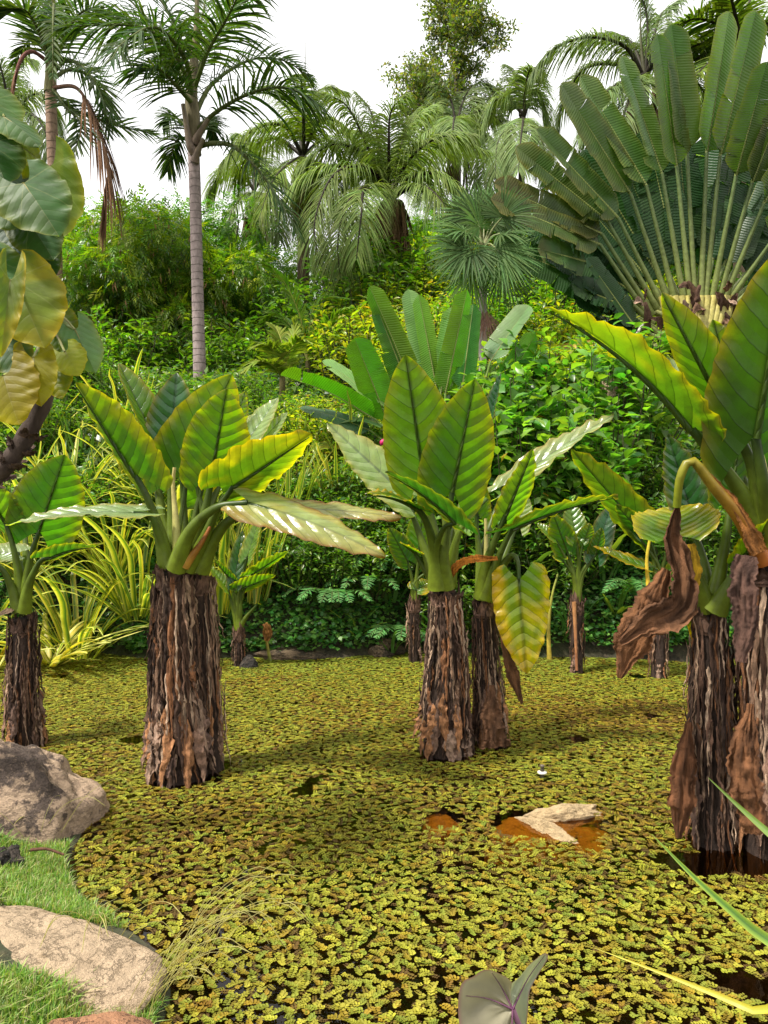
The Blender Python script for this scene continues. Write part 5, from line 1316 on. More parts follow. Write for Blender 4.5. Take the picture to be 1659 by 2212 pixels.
for i, (px, d, top, key, lb) in enumerate((
    (190, 20.5, 470, 'mim0', 0), (255, 19.5, 520, 'pod0', 1), (300, 21.0, 405, 'pod1', 1), (365, 20.0, 430, 'pod0', 1), (230, 22.5, 430, 'pod1', 1), (330, 22.5, 380, 'mim0', 0), (480, 21.0, 500, 'pod1', 1), (470, 23.0, 440, 'mim1', 2),
    (560, 21.5, 560, 'mim1', 2), (530, 24.0, 470, 'mim0', 0), (120, 21.0, 520, 'pod1', 1), (60, 22.0, 480, 'mim1', 2), (0, 20.0, 520, 'pod0', 1), (410, 22.0, 460, 'mim0', 0), (610, 23.5, 520, 'mim1', 2), (150, 23.5, 430, 'mim1', 2))):
    q = P(px, top, d); z = gz(q[0], d); s = (q[2] - z) / 5.6
    tree(key, q[0], d, ['bright feathery-leaved tree at the forest edge behind the terrace', 'drooping-leaved tree hung with pale seed pods behind the terrace', 'dull green feathery tree behind the pale ringed palm'][lb],
         ['bright feathery trees', 'pod trees at the forest edge', 'dull feathery trees'][lb], s=max(.75, min(1.15, s)), sz=s)
# dark fill trees beyond the crest on the open side
for i, (px, d, top) in enumerate(((720, 24, 560), (800, 26, 520), (900, 25, 500), (960, 27, 440), (1060, 26, 420), (1130, 24, 440), (1200, 25, 400), (1280, 23, 380), (1350, 22, 360), (1460, 22, 330), (1560, 22, 300), (1640, 21, 280), (1240, 20, 470), (1190, 18, 520), (1000, 23, 500), (1090, 22, 500))):
    q = P(px, top, d); z = gz(q[0], d); s = max(.45, (q[2] - z) / 5.6)
    tree(['mim1', 'pod1', 'mim0'][i % 3], q[0], d, 'bushy green tree growing on the hill crest behind the feathery palms', 'bushy trees on the hill crest', s=max(.6, s), sz=s)

# tall sparse tree against the sky
d = 29.0
B = P(985, 470, d); z0 = gz(B[0], d); top = P(985, -60, d)[2]
TT = [(.10, .15, .03), (.15, .19, .035), (.07, .12, .025), (.20, .19, .05)]
sp = thing('sparse_tree', 'tall tree with a thin airy crown against the white sky', 'tree', loc=(B[0], d, z0))
r = np.random.default_rng(61)
mb = MB(); H = top - z0
mb.tube(spline([(0, 0, -.3), (.1, 0, H * .4), (-.05, 0, H * .7), (.05, 0, H * .97)], 24), np.linspace(.13, .03, 24), 8, c=np.array((.13, .11, .10, 1)))
tips = []
for i in range(74):
    t = r.uniform(.38, .99); a = r.uniform(0, 6.28); ln = H * .17 * (1.1 - .8 * ((t - .38) / .61) ** 2) * r.uniform(.75, 1.15)
    b = np.array((0, 0, H * t)); e = b + np.array((math.cos(a) * ln, math.sin(a) * ln, ln * r.uniform(.15, .75)))
    m_ = (b + e) / 2 + (0, 0, -.06 * ln)
    p = spline([b, m_, e], 10); mb.tube(p, np.linspace(.035, .008, 10), 5, c=np.array((.13, .11, .10, 1)), cap=False)
    for k_ in range(9):
        j = r.integers(3, 10); q = p[j]; v = nrm(r.normal(size=3) + np.array((math.cos(a), math.sin(a), .5)) * .8) * ln * .33
        mb.tube(spline([q, q + v * .6 + (0, 0, .05), q + v], 4), np.linspace(.012, .004, 4), 3, c=np.array((.12, .10, .09, 1)), cap=False)
        tips.append((q, v))
mb.build('trunk', M_BARK, sp)
N = len(tips) * 32
Q = np.repeat(np.array([a for a, _ in tips]), 32, 0); V = np.repeat(np.array([b for _, b in tips]), 32, 0)
pp = Q + V * r.uniform(.25, 1.1, N)[:, None] + r.normal(0, .10, (N, 3))
R = rot_from(r.normal(size=(N, 3)) + (0, 0, -.3), r.normal(size=(N, 3)) + (0, 0, 1)) * np.stack([.075 * np.ones(N), .18 * r.uniform(.6, 1.2, N), .18 * np.ones(N)], 1)[:, None]
cc = np.array([(*k_, 1.) for k_ in TT])[r.integers(0, 4, N)] * r.uniform(.6, 1.2, N)[:, None]; cc[:, 3] = 1
mb = MB(); mb.scatter(np.array([(0, 0, 0), (-.5, .45, .05), (0, 1, -.1), (.5, .45, .05)]), np.array([(0, 3, 2, 1)]), [], R, pp, c=cc, ur=r.uniform(0, 1, N)); mb.build('crown', M_LEAF, sp)
# ------------------------------------------------------------------ strap-leaved plants
def strap_mesh(L, W, lean, arch, cols, seed, n=14, m=5, fold=.3, tw=.0, stripe=True):
    """one arching strap leaf from the origin, growing towards +x and up"""
    r = np.random.default_rng(seed)
    t = np.linspace(0, 1, n)
    ang = lean + (arch - lean) * t ** 1.6                    # angle from vertical
    dl = L / (n - 1)
    x = np.concatenate([[0], np.cumsum(np.sin(ang[:-1]) * dl)]); z = np.concatenate([[0], np.cumsum(np.cos(ang[:-1]) * dl)])
    y = .05 * L * snoise(t * 2.5, seed) * t
    p = np.stack([x, y, z], 1); T = tangents(p)
    S = np.stack([0 * t, 1 + 0 * t, 0 * t], 1); S = nrm(S - T * (T * S).sum(1, keepdims=True)); Nn = np.cross(S, T)
    a = (tw * t + .25 * snoise(t * 3, seed + 1))[:, None]
    S, Nn = S * np.cos(a) + Nn * np.sin(a), Nn * np.cos(a) - S * np.sin(a)
    w = W * np.interp(t, [0, .15, .5, .85, 1], [.65, .9, 1, .6, .03])
    xx = np.linspace(-1, 1, m)
    g = p[:, None] + S[:, None] * (xx[None] * w[:, None] * .5)[..., None] + Nn[:, None] * (np.abs(xx)[None] * w[:, None] * .5 * fold)[..., None]
    c = np.zeros((n, m, 4)); c[...] = np.array([(*k, 1.) for k in cols])[None]
    c *= (1 + .15 * snoise(t * 9, seed + 2))[:, None, None]; c[..., 3] = 1
    u = np.stack(np.broadcast_arrays(t[:, None], xx[None], r.uniform()), -1)
    mb = MB(); mb.grid(g[:, ::-1].copy(), u=u[:, ::-1].copy(), c=c[:, ::-1].copy())
    return mb
YW = (.58, .53, .05); GD = (.06, .15, .02); GL = (.20, .30, .03); YP = (.66, .63, .18)
STRAPS = {}
def strap_set(key, n, Lr, Wr, lean, arch, cols, seed, **kw):
    r = np.random.default_rng(seed)
    STRAPS[key] = [strap_mesh(r.uniform(*Lr), r.uniform(*Wr), r.uniform(*lean), r.uniform(*arch), cols[i % len(cols)], seed + i, **kw).mesh(key, M_STRAP) for i in range(n)]
VAR1 = [(YW, GL, GD, GL, YW), (YP, YW, GL, GD, YW), (YW, GD, GL, GD, YP), (YP, GL, GL, YW, YW)]
VAR2 = [(GD, YW, YW, YW, GD), (GD, YW, YP, YW, GL), (GL, YP, YP, YP, GD)]
strap_set('striped', 16, (1.0, 1.75), (.045, .075), (.05, .95), (1.2, 2.5), VAR1, 600)
strap_set('upright', 10, (1.0, 1.6), (.05, .08), (.02, .35), (.4, 1.3), VAR1, 640)
strap_set('wide', 10, (.8, 1.25), (.06, .085), (.25, 1.25), (1.3, 1.9), VAR2, 660)
strap_set('plain', 10, (.5, .9), (.03, .06), (.1, .8), (.9, 2.0), [((.06, .15, .03),) * 5, ((.09, .20, .04),) * 5, ((.04, .11, .03),) * 5], 680)
strap_set('lime', 8, (.35, .6), (.03, .05), (.2, 1.0), (1.2, 2.2), [((.16, .26, .03),) * 5, ((.10, .20, .03),) * 5], 700)
strap_set('iris', 12, (.8, 1.3), (.03, .05), (.0, .6), (.4, 1.6), [((.09, .18, .03),) * 5, ((.15, .23, .05),) * 5, (GD, GD, GL, YP, YW), ((.06, .14, .025),) * 5], 720)
def strap_clump(key, px, py, d, n, label, s=1., spread=.22, name='striped_clump', group='striped strap-leaved clumps', az=None, cat='plant', seed=0, onground=True, loc=None):
    q = P(px, py, d) if loc is None else np.array(loc, float)
    if onground and loc is None: q[2] = max(gz(q[0], d), -.02)
    o = thing(name, label, cat, group, loc=q)
    r = np.random.default_rng(seed + int(px * 7 + py))
    for i in range(n):
        a = r.uniform(*(az or (0, 6.2832)))
        c = link('leaf', STRAPS[key][r.integers(len(STRAPS[key]))], o)
        rad = spread * math.sqrt(r.uniform()) * s
        c.location = (math.cos(a) * rad, math.sin(a) * rad, r.uniform(-.02, .06))
        k = s * r.uniform(.75, 1.15)
        c.scale = (k, k, k); c.rotation_euler = (r.normal(0, .08), r.normal(0, .08), a)
    return o
for i, (px, py, d, n, s, lb) in enumerate((
    (165, 1415, 8.9, 62, 1.0, 'striped clump spilling yellow leaves beside the slender arum'), (305, 1395, 9.15, 64, 1.1, 'striped clump behind the thick double trunk'),
    (250, 1330, 9.6, 60, 1.1, 'striped clump higher on the bank above the other striped leaves'), (60, 1340, 9.5, 54, 1.1, 'striped clump growing behind the slender arum stem'), (-40, 1380, 9.0, 30, 1.0, 'striped clump at the far bank corner past the slender arum'),
    (400, 1330, 9.6, 54, 1.1, 'striped clump directly behind the arum crown'), (150, 1240, 10.2, 50, 1.1, 'striped clump on the bank shoulder under the heart-leaved branch'))):
    strap_clump('striped', px, py, d, n, lb, s=s)
for i, (px, py, d, n, s, lb) in enumerate(((470, 1385, 9.1, 34, 1.0, 'upright striped clump behind the young arum'), (545, 1390, 9.25, 26, .95, 'upright striped clump with leaves bending over the water'), (620, 1290, 9.8, 22, .9, 'upright striped clump in the dark shrubs'), (720, 1230, 10.1, 22, .85, 'upright striped clump under the drooping yellow leaf'), (840, 1230, 10.1, 18, .8, 'upright striped clump behind the stout trunk'), (770, 1180, 10.6, 24, .9, 'upright striped clump above the ferns'))):
    strap_clump('upright', px, py, d, n, lb, s=s)
for i, (px, py, d, n, lb) in enumerate(((650, 1120, 10.9, 30, 'light strap clump between banana plant and arum crown'), (580, 1060, 11.3, 30, 'light strap clump below the low yellowish young palm'), (740, 1080, 11.2, 26, 'light strap clump under the banana leaves'), (470, 1150, 10.6, 30, 'light strap clump behind the thick double trunk crown'), (560, 1200, 10.2, 26, 'light strap clump just above the upright striped clumps'), (1000, 1180, 9.9, 24, 'light strap clump behind the two upright leaves'))):
    strap_clump('iris', px, py, d, n, lb, s=.95, name='light_strap_clump', group='light strap clumps on the slope')
strap_clump('wide', 108, 1405, 8.55, 40, 'low striped plant with wide yellow-centred leaves lying on the water', s=.95, spread=.06, name='striped_rosette', group='striped rosettes')
strap_clump('wide', -20, 1420, 8.3, 18, 'low striped rosette beside the slender arum trunk at the bank', s=.9, spread=.06, name='striped_rosette', group='striped rosettes')
for i, (px, py, d) in enumerate(((262, 905, 11.8), (310, 900, 12.2), (350, 960, 11.2), (90, 960, 11.5), (30, 1010, 11.0), (180, 1010, 11.2), (300, 1050, 10.6), (60, 1090, 10.6), (150, 1120, 10.4), (330, 1150, 10.2), (240, 1140, 10.3))):
    strap_clump('iris' if i % 3 else 'striped', px, py, d, 24, ['tall spiky green clump under the terrace edge', 'tall spiky striped clump under the terrace edge'][0 if i % 3 else 1], s=1.05 if i < 2 else .9, name='spiky_clump', group=['green spiky clumps', 'striped spiky clumps'][0 if i % 3 else 1])
for i, (px, py, d) in enumerate(((700, 1330, 9.35), (745, 1290, 9.6), (850, 1310, 9.5), (1180, 1280, 9.4), (1300, 1290, 9.4), (1080, 1250, 9.6), (1350, 1240, 9.5), (640, 1340, 9.35), (800, 1260, 9.7), (900, 1200, 9.9), (960, 1340, 9.2), (1130, 1360, 9.1), (1230, 1350, 9.1), (1480, 1340, 9.0))):
    strap_clump('plain', px, py, d, 22, 'dark strap-leaved plant in the shade of the bank', s=.9, name='strap_plant', group='dark strap plants on the bank')
strap_clump('lime', 770, 1375, 9.1, 14, 'light green lily-like plant at the waterline below the ferns', s=1., spread=.05, name='lily_plant', group='lily-like plants at the waterline')
strap_clump('plain', 845, 1395, 9.0, 9, 'upright grey-green lily-like plant next to the half-hidden arum', s=.85, spread=.04, name='lily_plant', group='lily-like plants at the waterline')
strap_clump('lime', 1330, 1330, 9.1, 14, 'lime green lily-like plant in the shade behind the slim arum', s=1.1, spread=.05, name='lily_plant', group='lily-like plants at the waterline')
for i, (px, py, d) in enumerate(((1120, 1180, 9.5), (1200, 1120, 9.7), (1260, 1080, 9.8), (1060, 1230, 9.4), (1290, 1150, 9.6))):
    strap_clump('lime', px, py, d, 20, 'lime strap-leaved clump among dark shrubs behind the mid-pond pair', s=1.7, name='lime_clump', group='lime clumps behind the mid-pond pair')

# ferns on the bank
def fern(px, py, d, n, label, s=1.):
    q = P(px, py, d); q[2] = gz(q[0], d)
    o = thing('fern', label, 'fern', 'ferns on the shaded bank', loc=q); r = np.random.default_rng(int(px))
    for i in range(n):
        a = r.uniform(-2.6, -.5) if i % 3 else r.uniform(0, 6.28); L = .62 * s * r.uniform(.8, 1.1)
        dv = np.array((math.cos(a), math.sin(a), 0))
        pts = [(0, 0, 0), dv * L * .3 + (0, 0, L * .42), dv * L * .7 + (0, 0, L * .5), dv * L + (0, 0, L * .36)]
        frond_mesh(pts, .16 * s, npair=22, width=.022, ang=(75, 50), vee=.05, droop=.1, green=(.09, .22, .06), start=.2, seed=int(px) + i, rach=.006, k=3, rcol=(.10, .14, .05, 1)).build('frond', M_PALM, o)
fern(640, 1300, 9.5, 8, 'pale fern behind the broken stalk'); fern(880, 1330, 9.25, 7, 'fern squeezed beside the stout mid-pond trunk'); fern(1120, 1320, 9.2, 8, 'fern behind the hanging yellow leaf'); fern(1380, 1330, 9.1, 8, 'fern between the slim arum and the brown dead leaf'); fern(725, 1330, 9.2, 9, 'dark fern with long fronds behind the drooping yellow leaf'); fern(800, 1310, 9.4, 8, 'fern with upright fronds above the lily-like plant'); fern(690, 1210, 9.9, 8, 'fern with a pale hanging frond beside the white flower'); fern(820, 1260, 9.6, 7, 'fern in deep shade next to the half-hidden arum')

# white flower, broken stalk, sprinkler
fl = thing('white_flower', 'white flower drooping over the bank plants', 'flower', loc=P(650, 1190, 9.3))
for i in range(6):
    a = i * 1.05; mb = MB(); v = np.array((math.cos(a), math.sin(a) * .4 - .3, math.sin(a)))
    paddle(mb, [np.zeros(3), v * .05, v * .09 + (0, 0, -.03)], .03, (0, -1, .2), tears=0, n=12, m=3, green=(.8, .8, .76), midcol=(.8, .8, .74, 1), mid_r=.003)
    mb.build('petal', M_LEAF, fl)
stalk(fl, [(0, .02, 0), (.02, .06, -.25), (.05, .1, -.6)], .006, .008, (.1, .16, .04, 1), (.08, .12, .03, 1), name='stem')
bs = thing('broken_stalk', 'broken yellow striped stalk with a brown rotted head in the water', 'plant', loc=base_of(584, 1422, 8.7))
o = stalk(bs, [P(584, 1428, 8.7), P(577, 1390, 8.7), P(573, 1350, 8.7)], .02, .016, (.10, .14, .03, 1), (.45, .36, .04, 1), name='stalk')
dead_sheet(bs, [P(572, 1346, 8.68), P(578, 1360, 8.66), P(576, 1385, 8.66)], [.06, .12, .05], (0, -1, .1), (.34, .17, .05), 3, amp=1.0, name='rotted_head', n=16)
ground_parts(bs)
for o_ in bs.children: pass
ys = thing('dry_upright_stalk', 'yellow leaf stalk standing alone in the water by the slim arum', 'plant', loc=base_of(1188, 1425, 8.8))
stalk(ys, [P(1187, 1428, 8.8), P(1185, 1360, 8.8), P(1192, 1290, 8.8), P(1205, 1240, 8.85)], .03, .012, (.48, .40, .05, 1), (.16, .22, .04, 1), name='stalk')
ground_parts(ys)

k = NT('plastic'); b = k.n('ShaderNodeBsdfPrincipled'); k.put(b, 'Base Color', k.attr('tint').outputs['Color']); b.inputs['Roughness'].default_value = .4
k.l(b.outputs[0], k.out.inputs['Surface']); M_PLASTIC = k.m
q = base_of(1171, 1690, 5.2)
spn = thing('pond_sprinkler', 'small dark pipe nozzle with a white collar rising from the water', 'sprinkler', loc=q)
mb = MB(); mb.tube(np.array([(0, 0, -.3), (0, 0, 0), (0, 0, .05), (0, 0, .075)]), [.014, .014, .014, .012], 12, c=np.array((.06, .05, .035, 1))); mb.build('pipe', M_PLASTIC, spn)
mb = MB(); mb.tube(np.array([(0, 0, .030), (0, 0, .034), (0, 0, .044), (0, 0, .048)]), [.016, .032, .032, .018], 16, c=np.array((.62, .60, .52, 1))); mb.build('collar', M_PLASTIC, spn)
mb = MB(); mb.tube(np.array([(0, 0, .075), (0, 0, .08), (0, 0, .09), (0, 0, .094)]), [.012, .017, .016, .006], 12, c=np.array((.09, .07, .05, 1))); mb.build('nozzle', M_PLASTIC, spn)

# ------------------------------------------------------------------ heart-leaved branch at the side
d = 4.0
ht = thing('heart_leaved_tree', 'leaning rough-barked stem with very large heart-shaped green and yellow leaves', 'tree')
B = np.array((-3.05, 4.05, 0.)); B[2] = gz(B[0], B[1])
pth = spline([B + (-.1, 0, -.15), B + (.2, 0, .7), P(-60, 1080, d), P(10, 1010, d), P(70, 920, d), P(100, 830, d), P(105, 760, d), P(85, 640, d), P(50, 480, d + .05), P(10, 300, d + .1)], 50)
mb = MB(); mb.tube(pth, np.linspace(.075, .028, 50) * (1 + .12 * snoise(np.arange(50) * 1.3, 4)), 12, c=np.array((.075, .055, .045, 1)), jit=.16)
tk = mb.build('trunk', M_BARK, ht)
r = np.random.default_rng(71)
for i in range(110):                               # scaly old leaf bases
    t = r.uniform(.25, .62); j = int(t * 49); a = r.uniform(0, 6.28); T = nrm(pth[j + 1] - pth[j]); s_ = nrm(np.cross(T, (0.2, 1, .1))); w_ = np.cross(T, s_)
    o_ = s_ * math.cos(a) + w_ * math.sin(a); q = pth[j] + o_ * .045
    dead_sheet(tk, [q, q + o_ * .02 + T * .03, q + o_ * .045 + T * .05], [.06, .05, .02], o_ + T * .2, (.10, .07, .055), 200 + i, name='bark_scale', n=7, m=5, amp=.9, mat=M_STRIP)
HG = (.045, .11, .02); HD = (.028, .08, .018); HY = (.21, .18, .004); HM = (.10, .15, .012)
for i, (ax, ay, tx, ty, dd, W, N, g, ye, fo) in enumerate((  # near-black greens: gap leaves with the shade put into their colour
    (51, 396, 128, 512, -.55, .54, (.15, -.9, .45), HG, .0, -.12), (8, 252, 84, 318, -.35, .50, (.3, -.55, .75), HG, .0, -.30), (22, 300, 84, 346, -.2, .42, (.2, .8, .4), HM, .2, .2), (-25, 310, 14, 400, -.3, .6, (.2, -.8, .5), HD, .0, -.2),
    (104, 362, 136, 512, -.15, .40, (-.2, .9, .2), HM, .2, .15), (-30, 430, 42, 492, -.45, .6, (.1, -.85, .5), HG, 0, -.15), (62, 480, 116, 562, -.35, .52, (.2, -.85, .4), HD, .0, -.2),
    (40, 520, 70, 600, -.2, .55, (.1, -.85, .4), (.02, .055, .015), 0, -.1), (29, 604, 96, 752, -.6, .56, (.25, -.85, .4), HM, .42, -.10), (22, 606, 2, 772, -.72, .20, (.4, -.8, .3), HM, .5, .35), (10, 738, 50, 818, -.4, .5, (.1, -.9, .35), HD, .05, -.1),
    (-20, 560, 50, 640, -.45, .5, (.1, -.8, .5), HG, .05, -.15), (72, 772, 90, 878, -.45, .42, (.1, -.9, .3), HY, .45, -.15), (8, 812, 42, 918, -.5, .62, (-.1, -.9, .3), HY, .5, -.1), (118, 796, 134, 862, -.2, .5, (.1, -.8, .3), HM, .4, .1), (162, 712, 206, 806, -.15, .42, (.2, -.9, .3), (.13, .22, .09), .05, -.3),
    (140, 760, 172, 812, -.25, .55, (.1, -.9, .4), (.32, .35, .04), .35, -.1), (130, 700, 150, 770, -.05, .5, (0, -.9, .3), (.08, .13, .02), .1, .1), (5, 470, 20, 560, -.1, .5, (.1, -.9, .3), (.02, .05, .015), 0, .1), (95, 530, 120, 600, -.1, .4, (0, -.9, .3), (.03, .07, .02), 0, .1),
    (-15, 690, 5, 760, -.2, .55, (.1, -.9, .4), (.02, .05, .012), 0, -.1), (-20, 215, 20, 290, -.2, .6, (.2, -.8, .5), HG, 0, -.2), (20, 380, 30, 450, -.1, .55, (0, -.9, .3), (.03, .07, .02), .0, .1))):
    A, Tp = P(ax, ay, d + dd), P(tx, ty, d + dd - .06)
    mb = MB(); blade_mesh(mb, A, Tp, N, W * .92, bow=.05, fold=fo, lobe=.42, ruffle=.04, rfreq=4, prof=hw_heart, ycol=(.40, .34, .008, 1), green=g, yel=ye, brown=.12 if ye > .4 else .02, seed=800 + i, mid_r=.005, midcol=(.30, .30, .10, 1))
    o = mb.build('leaf', M_HEART, ht)
    j = int(np.argmin(np.abs(pth[:, 2] - A[2] - .08))); 
    stalk(o, [pth[j], (pth[j] + A) / 2 + (0, 0, .06), A], .009, .006, (.14, .12, .04, 1), (.22, .24, .07, 1), n=10, k=6)
ht.location = B; ground_parts(ht)

# ------------------------------------------------------------------ plants at the near bank
cl = thing('taro_leaf_plant', 'grey-green cupped heart leaf with purple veins rising at the near bank', 'plant')
d = 1.62; A = P(1110, 2150, d)
cl.location = (A[0] + .02, d - .05, .0); cl.location.z = gz(cl.location.x, cl.location.y)
mb = MB()
A = P(1107, 2178, d)
def half(outline, col):
    po = spline([P(*q) for q in outline], 40); f = np.linspace(0, 1, 14)
    g = A + (po - A)[:, None] * f[None, :, None]
    g[..., 1] += .016 * np.sin(np.pi * f)[None] + .006 * vnoise(np.arange(40)[:, None] * .3, f[None] * 3)
    c = np.array((*col, 1.)) * (1 + .12 * vnoise(np.arange(40)[:, None] * .25, f[None] * 4))[..., None]; c[..., 3] = 1
    c[:, -1] = (.26, .16, .12, 1)
    mb.grid(g, c=c)
half([(1106, 2122, d), (1088, 2104, d - .01), (1046, 2094, d - .02), (1022, 2108, d - .03), (996, 2126, d - .05), (989, 2172, d - .06), (997, 2230, d - .08), (1030, 2290, d - .1), (1080, 2330, d - .1), (1108, 2345, d - .08)], (.27, .26, .16))
half([(1108, 2345, d - .08), (1128, 2290, d + .02), (1136, 2230, d + .06), (1140, 2170, d + .07), (1144, 2135, d + .08), (1162, 2105, d + .1), (1184, 2066, d + .11), (1176, 2058, d + .1), (1150, 2080, d + .06), (1124, 2106, d + .03), (1106, 2122, d)], (.25, .29, .18))
o = mb.build('leaf', leaf_mat('taro_leaf', gloss=.5, trans=.3, tcol=(1.3, 1.3, .8), var=.2, nscale=6), cl)
for v, dd in (((1062, 2100), -.02), ((1176, 2064), .10), ((1004, 2150), -.045), ((1108, 2300), -.07)):
    stalk(o, [A + (0, -.003, 0), (A + P(*v, d + dd)) / 2 + (0, .010, 0), P(*v, d + dd) + (0, -.001, 0)], .0026, .0008, (.14, .05, .09, 1), (.14, .09, .08, 1), name='vein', n=8, k=5)
stalk(o, [A, A + (.05, .02, -.2), np.array(cl.location)], .006, .010, (.35, .16, .22, 1), (.2, .12, .1, 1))
ground_parts(cl)
nb = thing('near_strap_plant', 'strap-leaved plant at the near bank with three long pointed leaves over the water', 'plant')
nb.location = (1.25, 1.25, gz(1.25, 1.25))
for i, (pts, w, cols) in enumerate(((((1800, 2160, 1.45), (1640, 2020, 1.5), (1510, 1905, 1.55), (1408, 1802, 1.6)), .048, [(.30, .40, .05, 1), (.17, .30, .04, 1), (.07, .16, .03, 1), (.15, .28, .04, 1), (.32, .42, .06, 1)]),
    (((1850, 1950, 1.4), (1720, 1850, 1.45), (1610, 1755, 1.5), (1530, 1680, 1.5)), .056, [(.25, .36, .08, 1), (.20, .32, .08, 1), (.22, .34, .10, 1), (.17, .29, .07, 1), (.2, .3, .05, 1)]),
    (((1800, 2270, 1.4), (1620, 2180, 1.5), (1450, 2110, 1.58), (1285, 2048, 1.65)), .026, [(.48, .42, .04, 1), (.55, .50, .06, 1), (.38, .40, .05, 1), (.55, .50, .06, 1), (.48, .42, .04, 1)]))):
    p = spline([np.array(nb.location), P(1830, 2320, 1.35)] [:1] + [P(*q) for q in pts], 40); t = np.linspace(0, 1, 40); T = tangents(p)
    Nn = np.array((-.45, -.75, .5)); Nn = nrm(Nn[None] - T * (T @ Nn)[:, None]); S = np.cross(T, Nn); x = np.linspace(-1, 1, 5)
    ww = w * np.interp(t, [0, .3, .6, 1], [1, 1.05, .9, .02])
    g = p[:, None] + S[:, None] * (x[None] * ww[:, None] * .5)[..., None] + Nn[:, None] * (np.abs(x)[None] ** 1.3 * ww[:, None] * .22)[..., None]
    mb = MB(); mb.grid(g, u=np.stack(np.broadcast_arrays(t[:, None], x[None], .4), -1), c=np.repeat(np.array(cols)[None], 40, 0)); mb.build('leaf', M_STRAP, nb)
ground_parts(nb)

# ------------------------------------------------------------------ grasses
def grass_mesh(name, XY, h, w, cols, seed, lean=.5, mat=None):
    r = np.random.default_rng(seed); N = len(XY)
    H = h * r.uniform(.5, 1.2, N); a = r.uniform(0, 6.28, N); ln = np.abs(r.normal(0, lean, N))
    Z = ground(XY[:, 0], XY[:, 1]) - .01
    t = np.array([0, .35, .7, 1.]); wp = np.array([1, .9, .6, .04])
    dirv = np.stack([np.cos(a), np.sin(a), 0 * a], 1); sd = np.stack([-np.sin(a), np.cos(a), 0 * a], 1)
    base = np.column_stack([XY, Z])
    p = base[:, None] + dirv[:, None] * (H * ln)[:, None, None] * (t ** 1.8)[None, :, None]
    p[..., 2] += H[:, None] * (t - .35 * np.minimum(ln, 1.2)[:, None] * t ** 2)
    wv = sd[:, None] * (w * r.uniform(.6, 1.3, N))[:, None, None] * (wp * .5)[None, :, None]
    g = np.stack([p - wv, p + wv], 2)
    q = np.array([(2 * i, 2 * i + 1, 2 * i + 3, 2 * i + 2) for i in range(3)])
    c = np.array([(*k_, 1.) for k_ in cols])[r.integers(0, len(cols), N)] * r.uniform(.75, 1.25, N)[:, None]; c[:, 3] = 1
    mb = MB(); uu = np.zeros((N, 8, 3)); uu[..., 2] = r.uniform(0, 1, N)[:, None]
    mb.add(g, q=(q[None] + (np.arange(N) * 8)[:, None, None]).reshape(-1, 4), u=uu, c=np.repeat(c[:, None], 8, 1))
    return mb.build(name, mat or M_GRASS)
r = np.random.default_rng(81)
XY = np.column_stack([r.uniform(-2.6, -.6, 150000), r.uniform(2.3, 4.6, 150000)]); XY = XY[(XY[:, 0] > -XY[:, 1] * .56 - .1)]
dn = vnoise(XY[:, 0] * 2.2, XY[:, 1] * 2.2 + 4)
sdv = bank_sd(XY[:, 0], XY[:, 1])
keep = (sdv > .0) & (dn > -.75)
sl = ((XY[:, 0] + 1.55) / .74) ** 2 + ((XY[:, 1] - 3.08) / .32) ** 2                     # bare slab
keep &= (sl > 1.0)
keep &= (((XY[:, 0] + 2.2) / .56) ** 2 + ((XY[:, 1] - 4.40) / .42) ** 2) > 1.0
g1 = grass_mesh('bank_grass', XY[keep], .06, .006, [(.14, .27, .03), (.20, .33, .05), (.28, .36, .10), (.10, .20, .03), (.36, .33, .16)], 82, .7)
tag(g1, 'short bright green grass on the near bank between the boulders', 'grass', kind='stuff')
XY = np.column_stack([r.uniform(-10, .5, 17000), r.uniform(13.0, 19.5, 17000)])
XY = XY[XY[:, 1] < 19.5 + .2 * XY[:, 0] * 0]
g2 = grass_mesh('terrace_grass', XY, .36, .03, [(.05, .13, .02), (.08, .17, .03), (.035, .09, .018)], 83, .5)
tag(g2, 'dark green lush grass on the terrace under the pale ringed palm', 'grass', kind='stuff')
# thin flowering grasses arching over the water
for i, (px, py, d, n, lb) in enumerate(((345, 2125, 2.95, 20, 'wispy seeding grass tuft arching over the water from the flat boulder'), (215, 2085, 3.2, 9, 'thin dry grass tuft standing on the flat boulder'), (95, 1790, 4.2, 8, 'sparse dry grass tuft in front of the grey boulder'), (300, 2170, 2.8, 12, 'seeding grass tuft behind the reddish stone'))):
    q = P(px, py, d); q[2] = max(gz(q[0], d), .03)
    o = thing('seeding_grass', lb, 'grass', 'thin seeding grasses at the near bank', loc=q); rr = np.random.default_rng(990 + i)
    for j in range(n):
        a = rr.uniform(-.5, 1.3) if i in (0, 3) else rr.uniform(0, 6.28); L = rr.uniform(.28, .62) * (.8 if i else 1.0)
        dv = np.array((math.cos(a), math.sin(a) * .7, 0)); b_ = rr.normal(0, .05, 3) * (1, 1, 0)
        p = spline([b_, b_ + dv * L * .35 + (0, 0, L * .45), b_ + dv * L * .75 + (0, 0, L * .62), b_ + dv * L * 1.0 + (0, 0, L * (.6 - .25 * rr.uniform()))], 14)
        mb = MB(); mb.tube(p, np.interp(np.linspace(0, 1, 14), [0, .8, .88, 1], [.0014, .001, .0032, .0008]), 4, c=np.array((.38, .38, .12, 1)), cap=False); mb.build('stem', M_GRASS, o)
tw = thing('fallen_twig', 'short dark twig lying against the grey boulder foot', 'twig', loc=P(66, 1836, 3.86))
mb = MB(); mb.tube(spline([(0, 0, .0), (.08, .01, .0), (.17, .0, -.025)], 8), np.linspace(.009, .006, 8), 6, c=np.array((.10, .05, .03, 1)), jit=.1); mb.build('stick', M_STEM, tw)

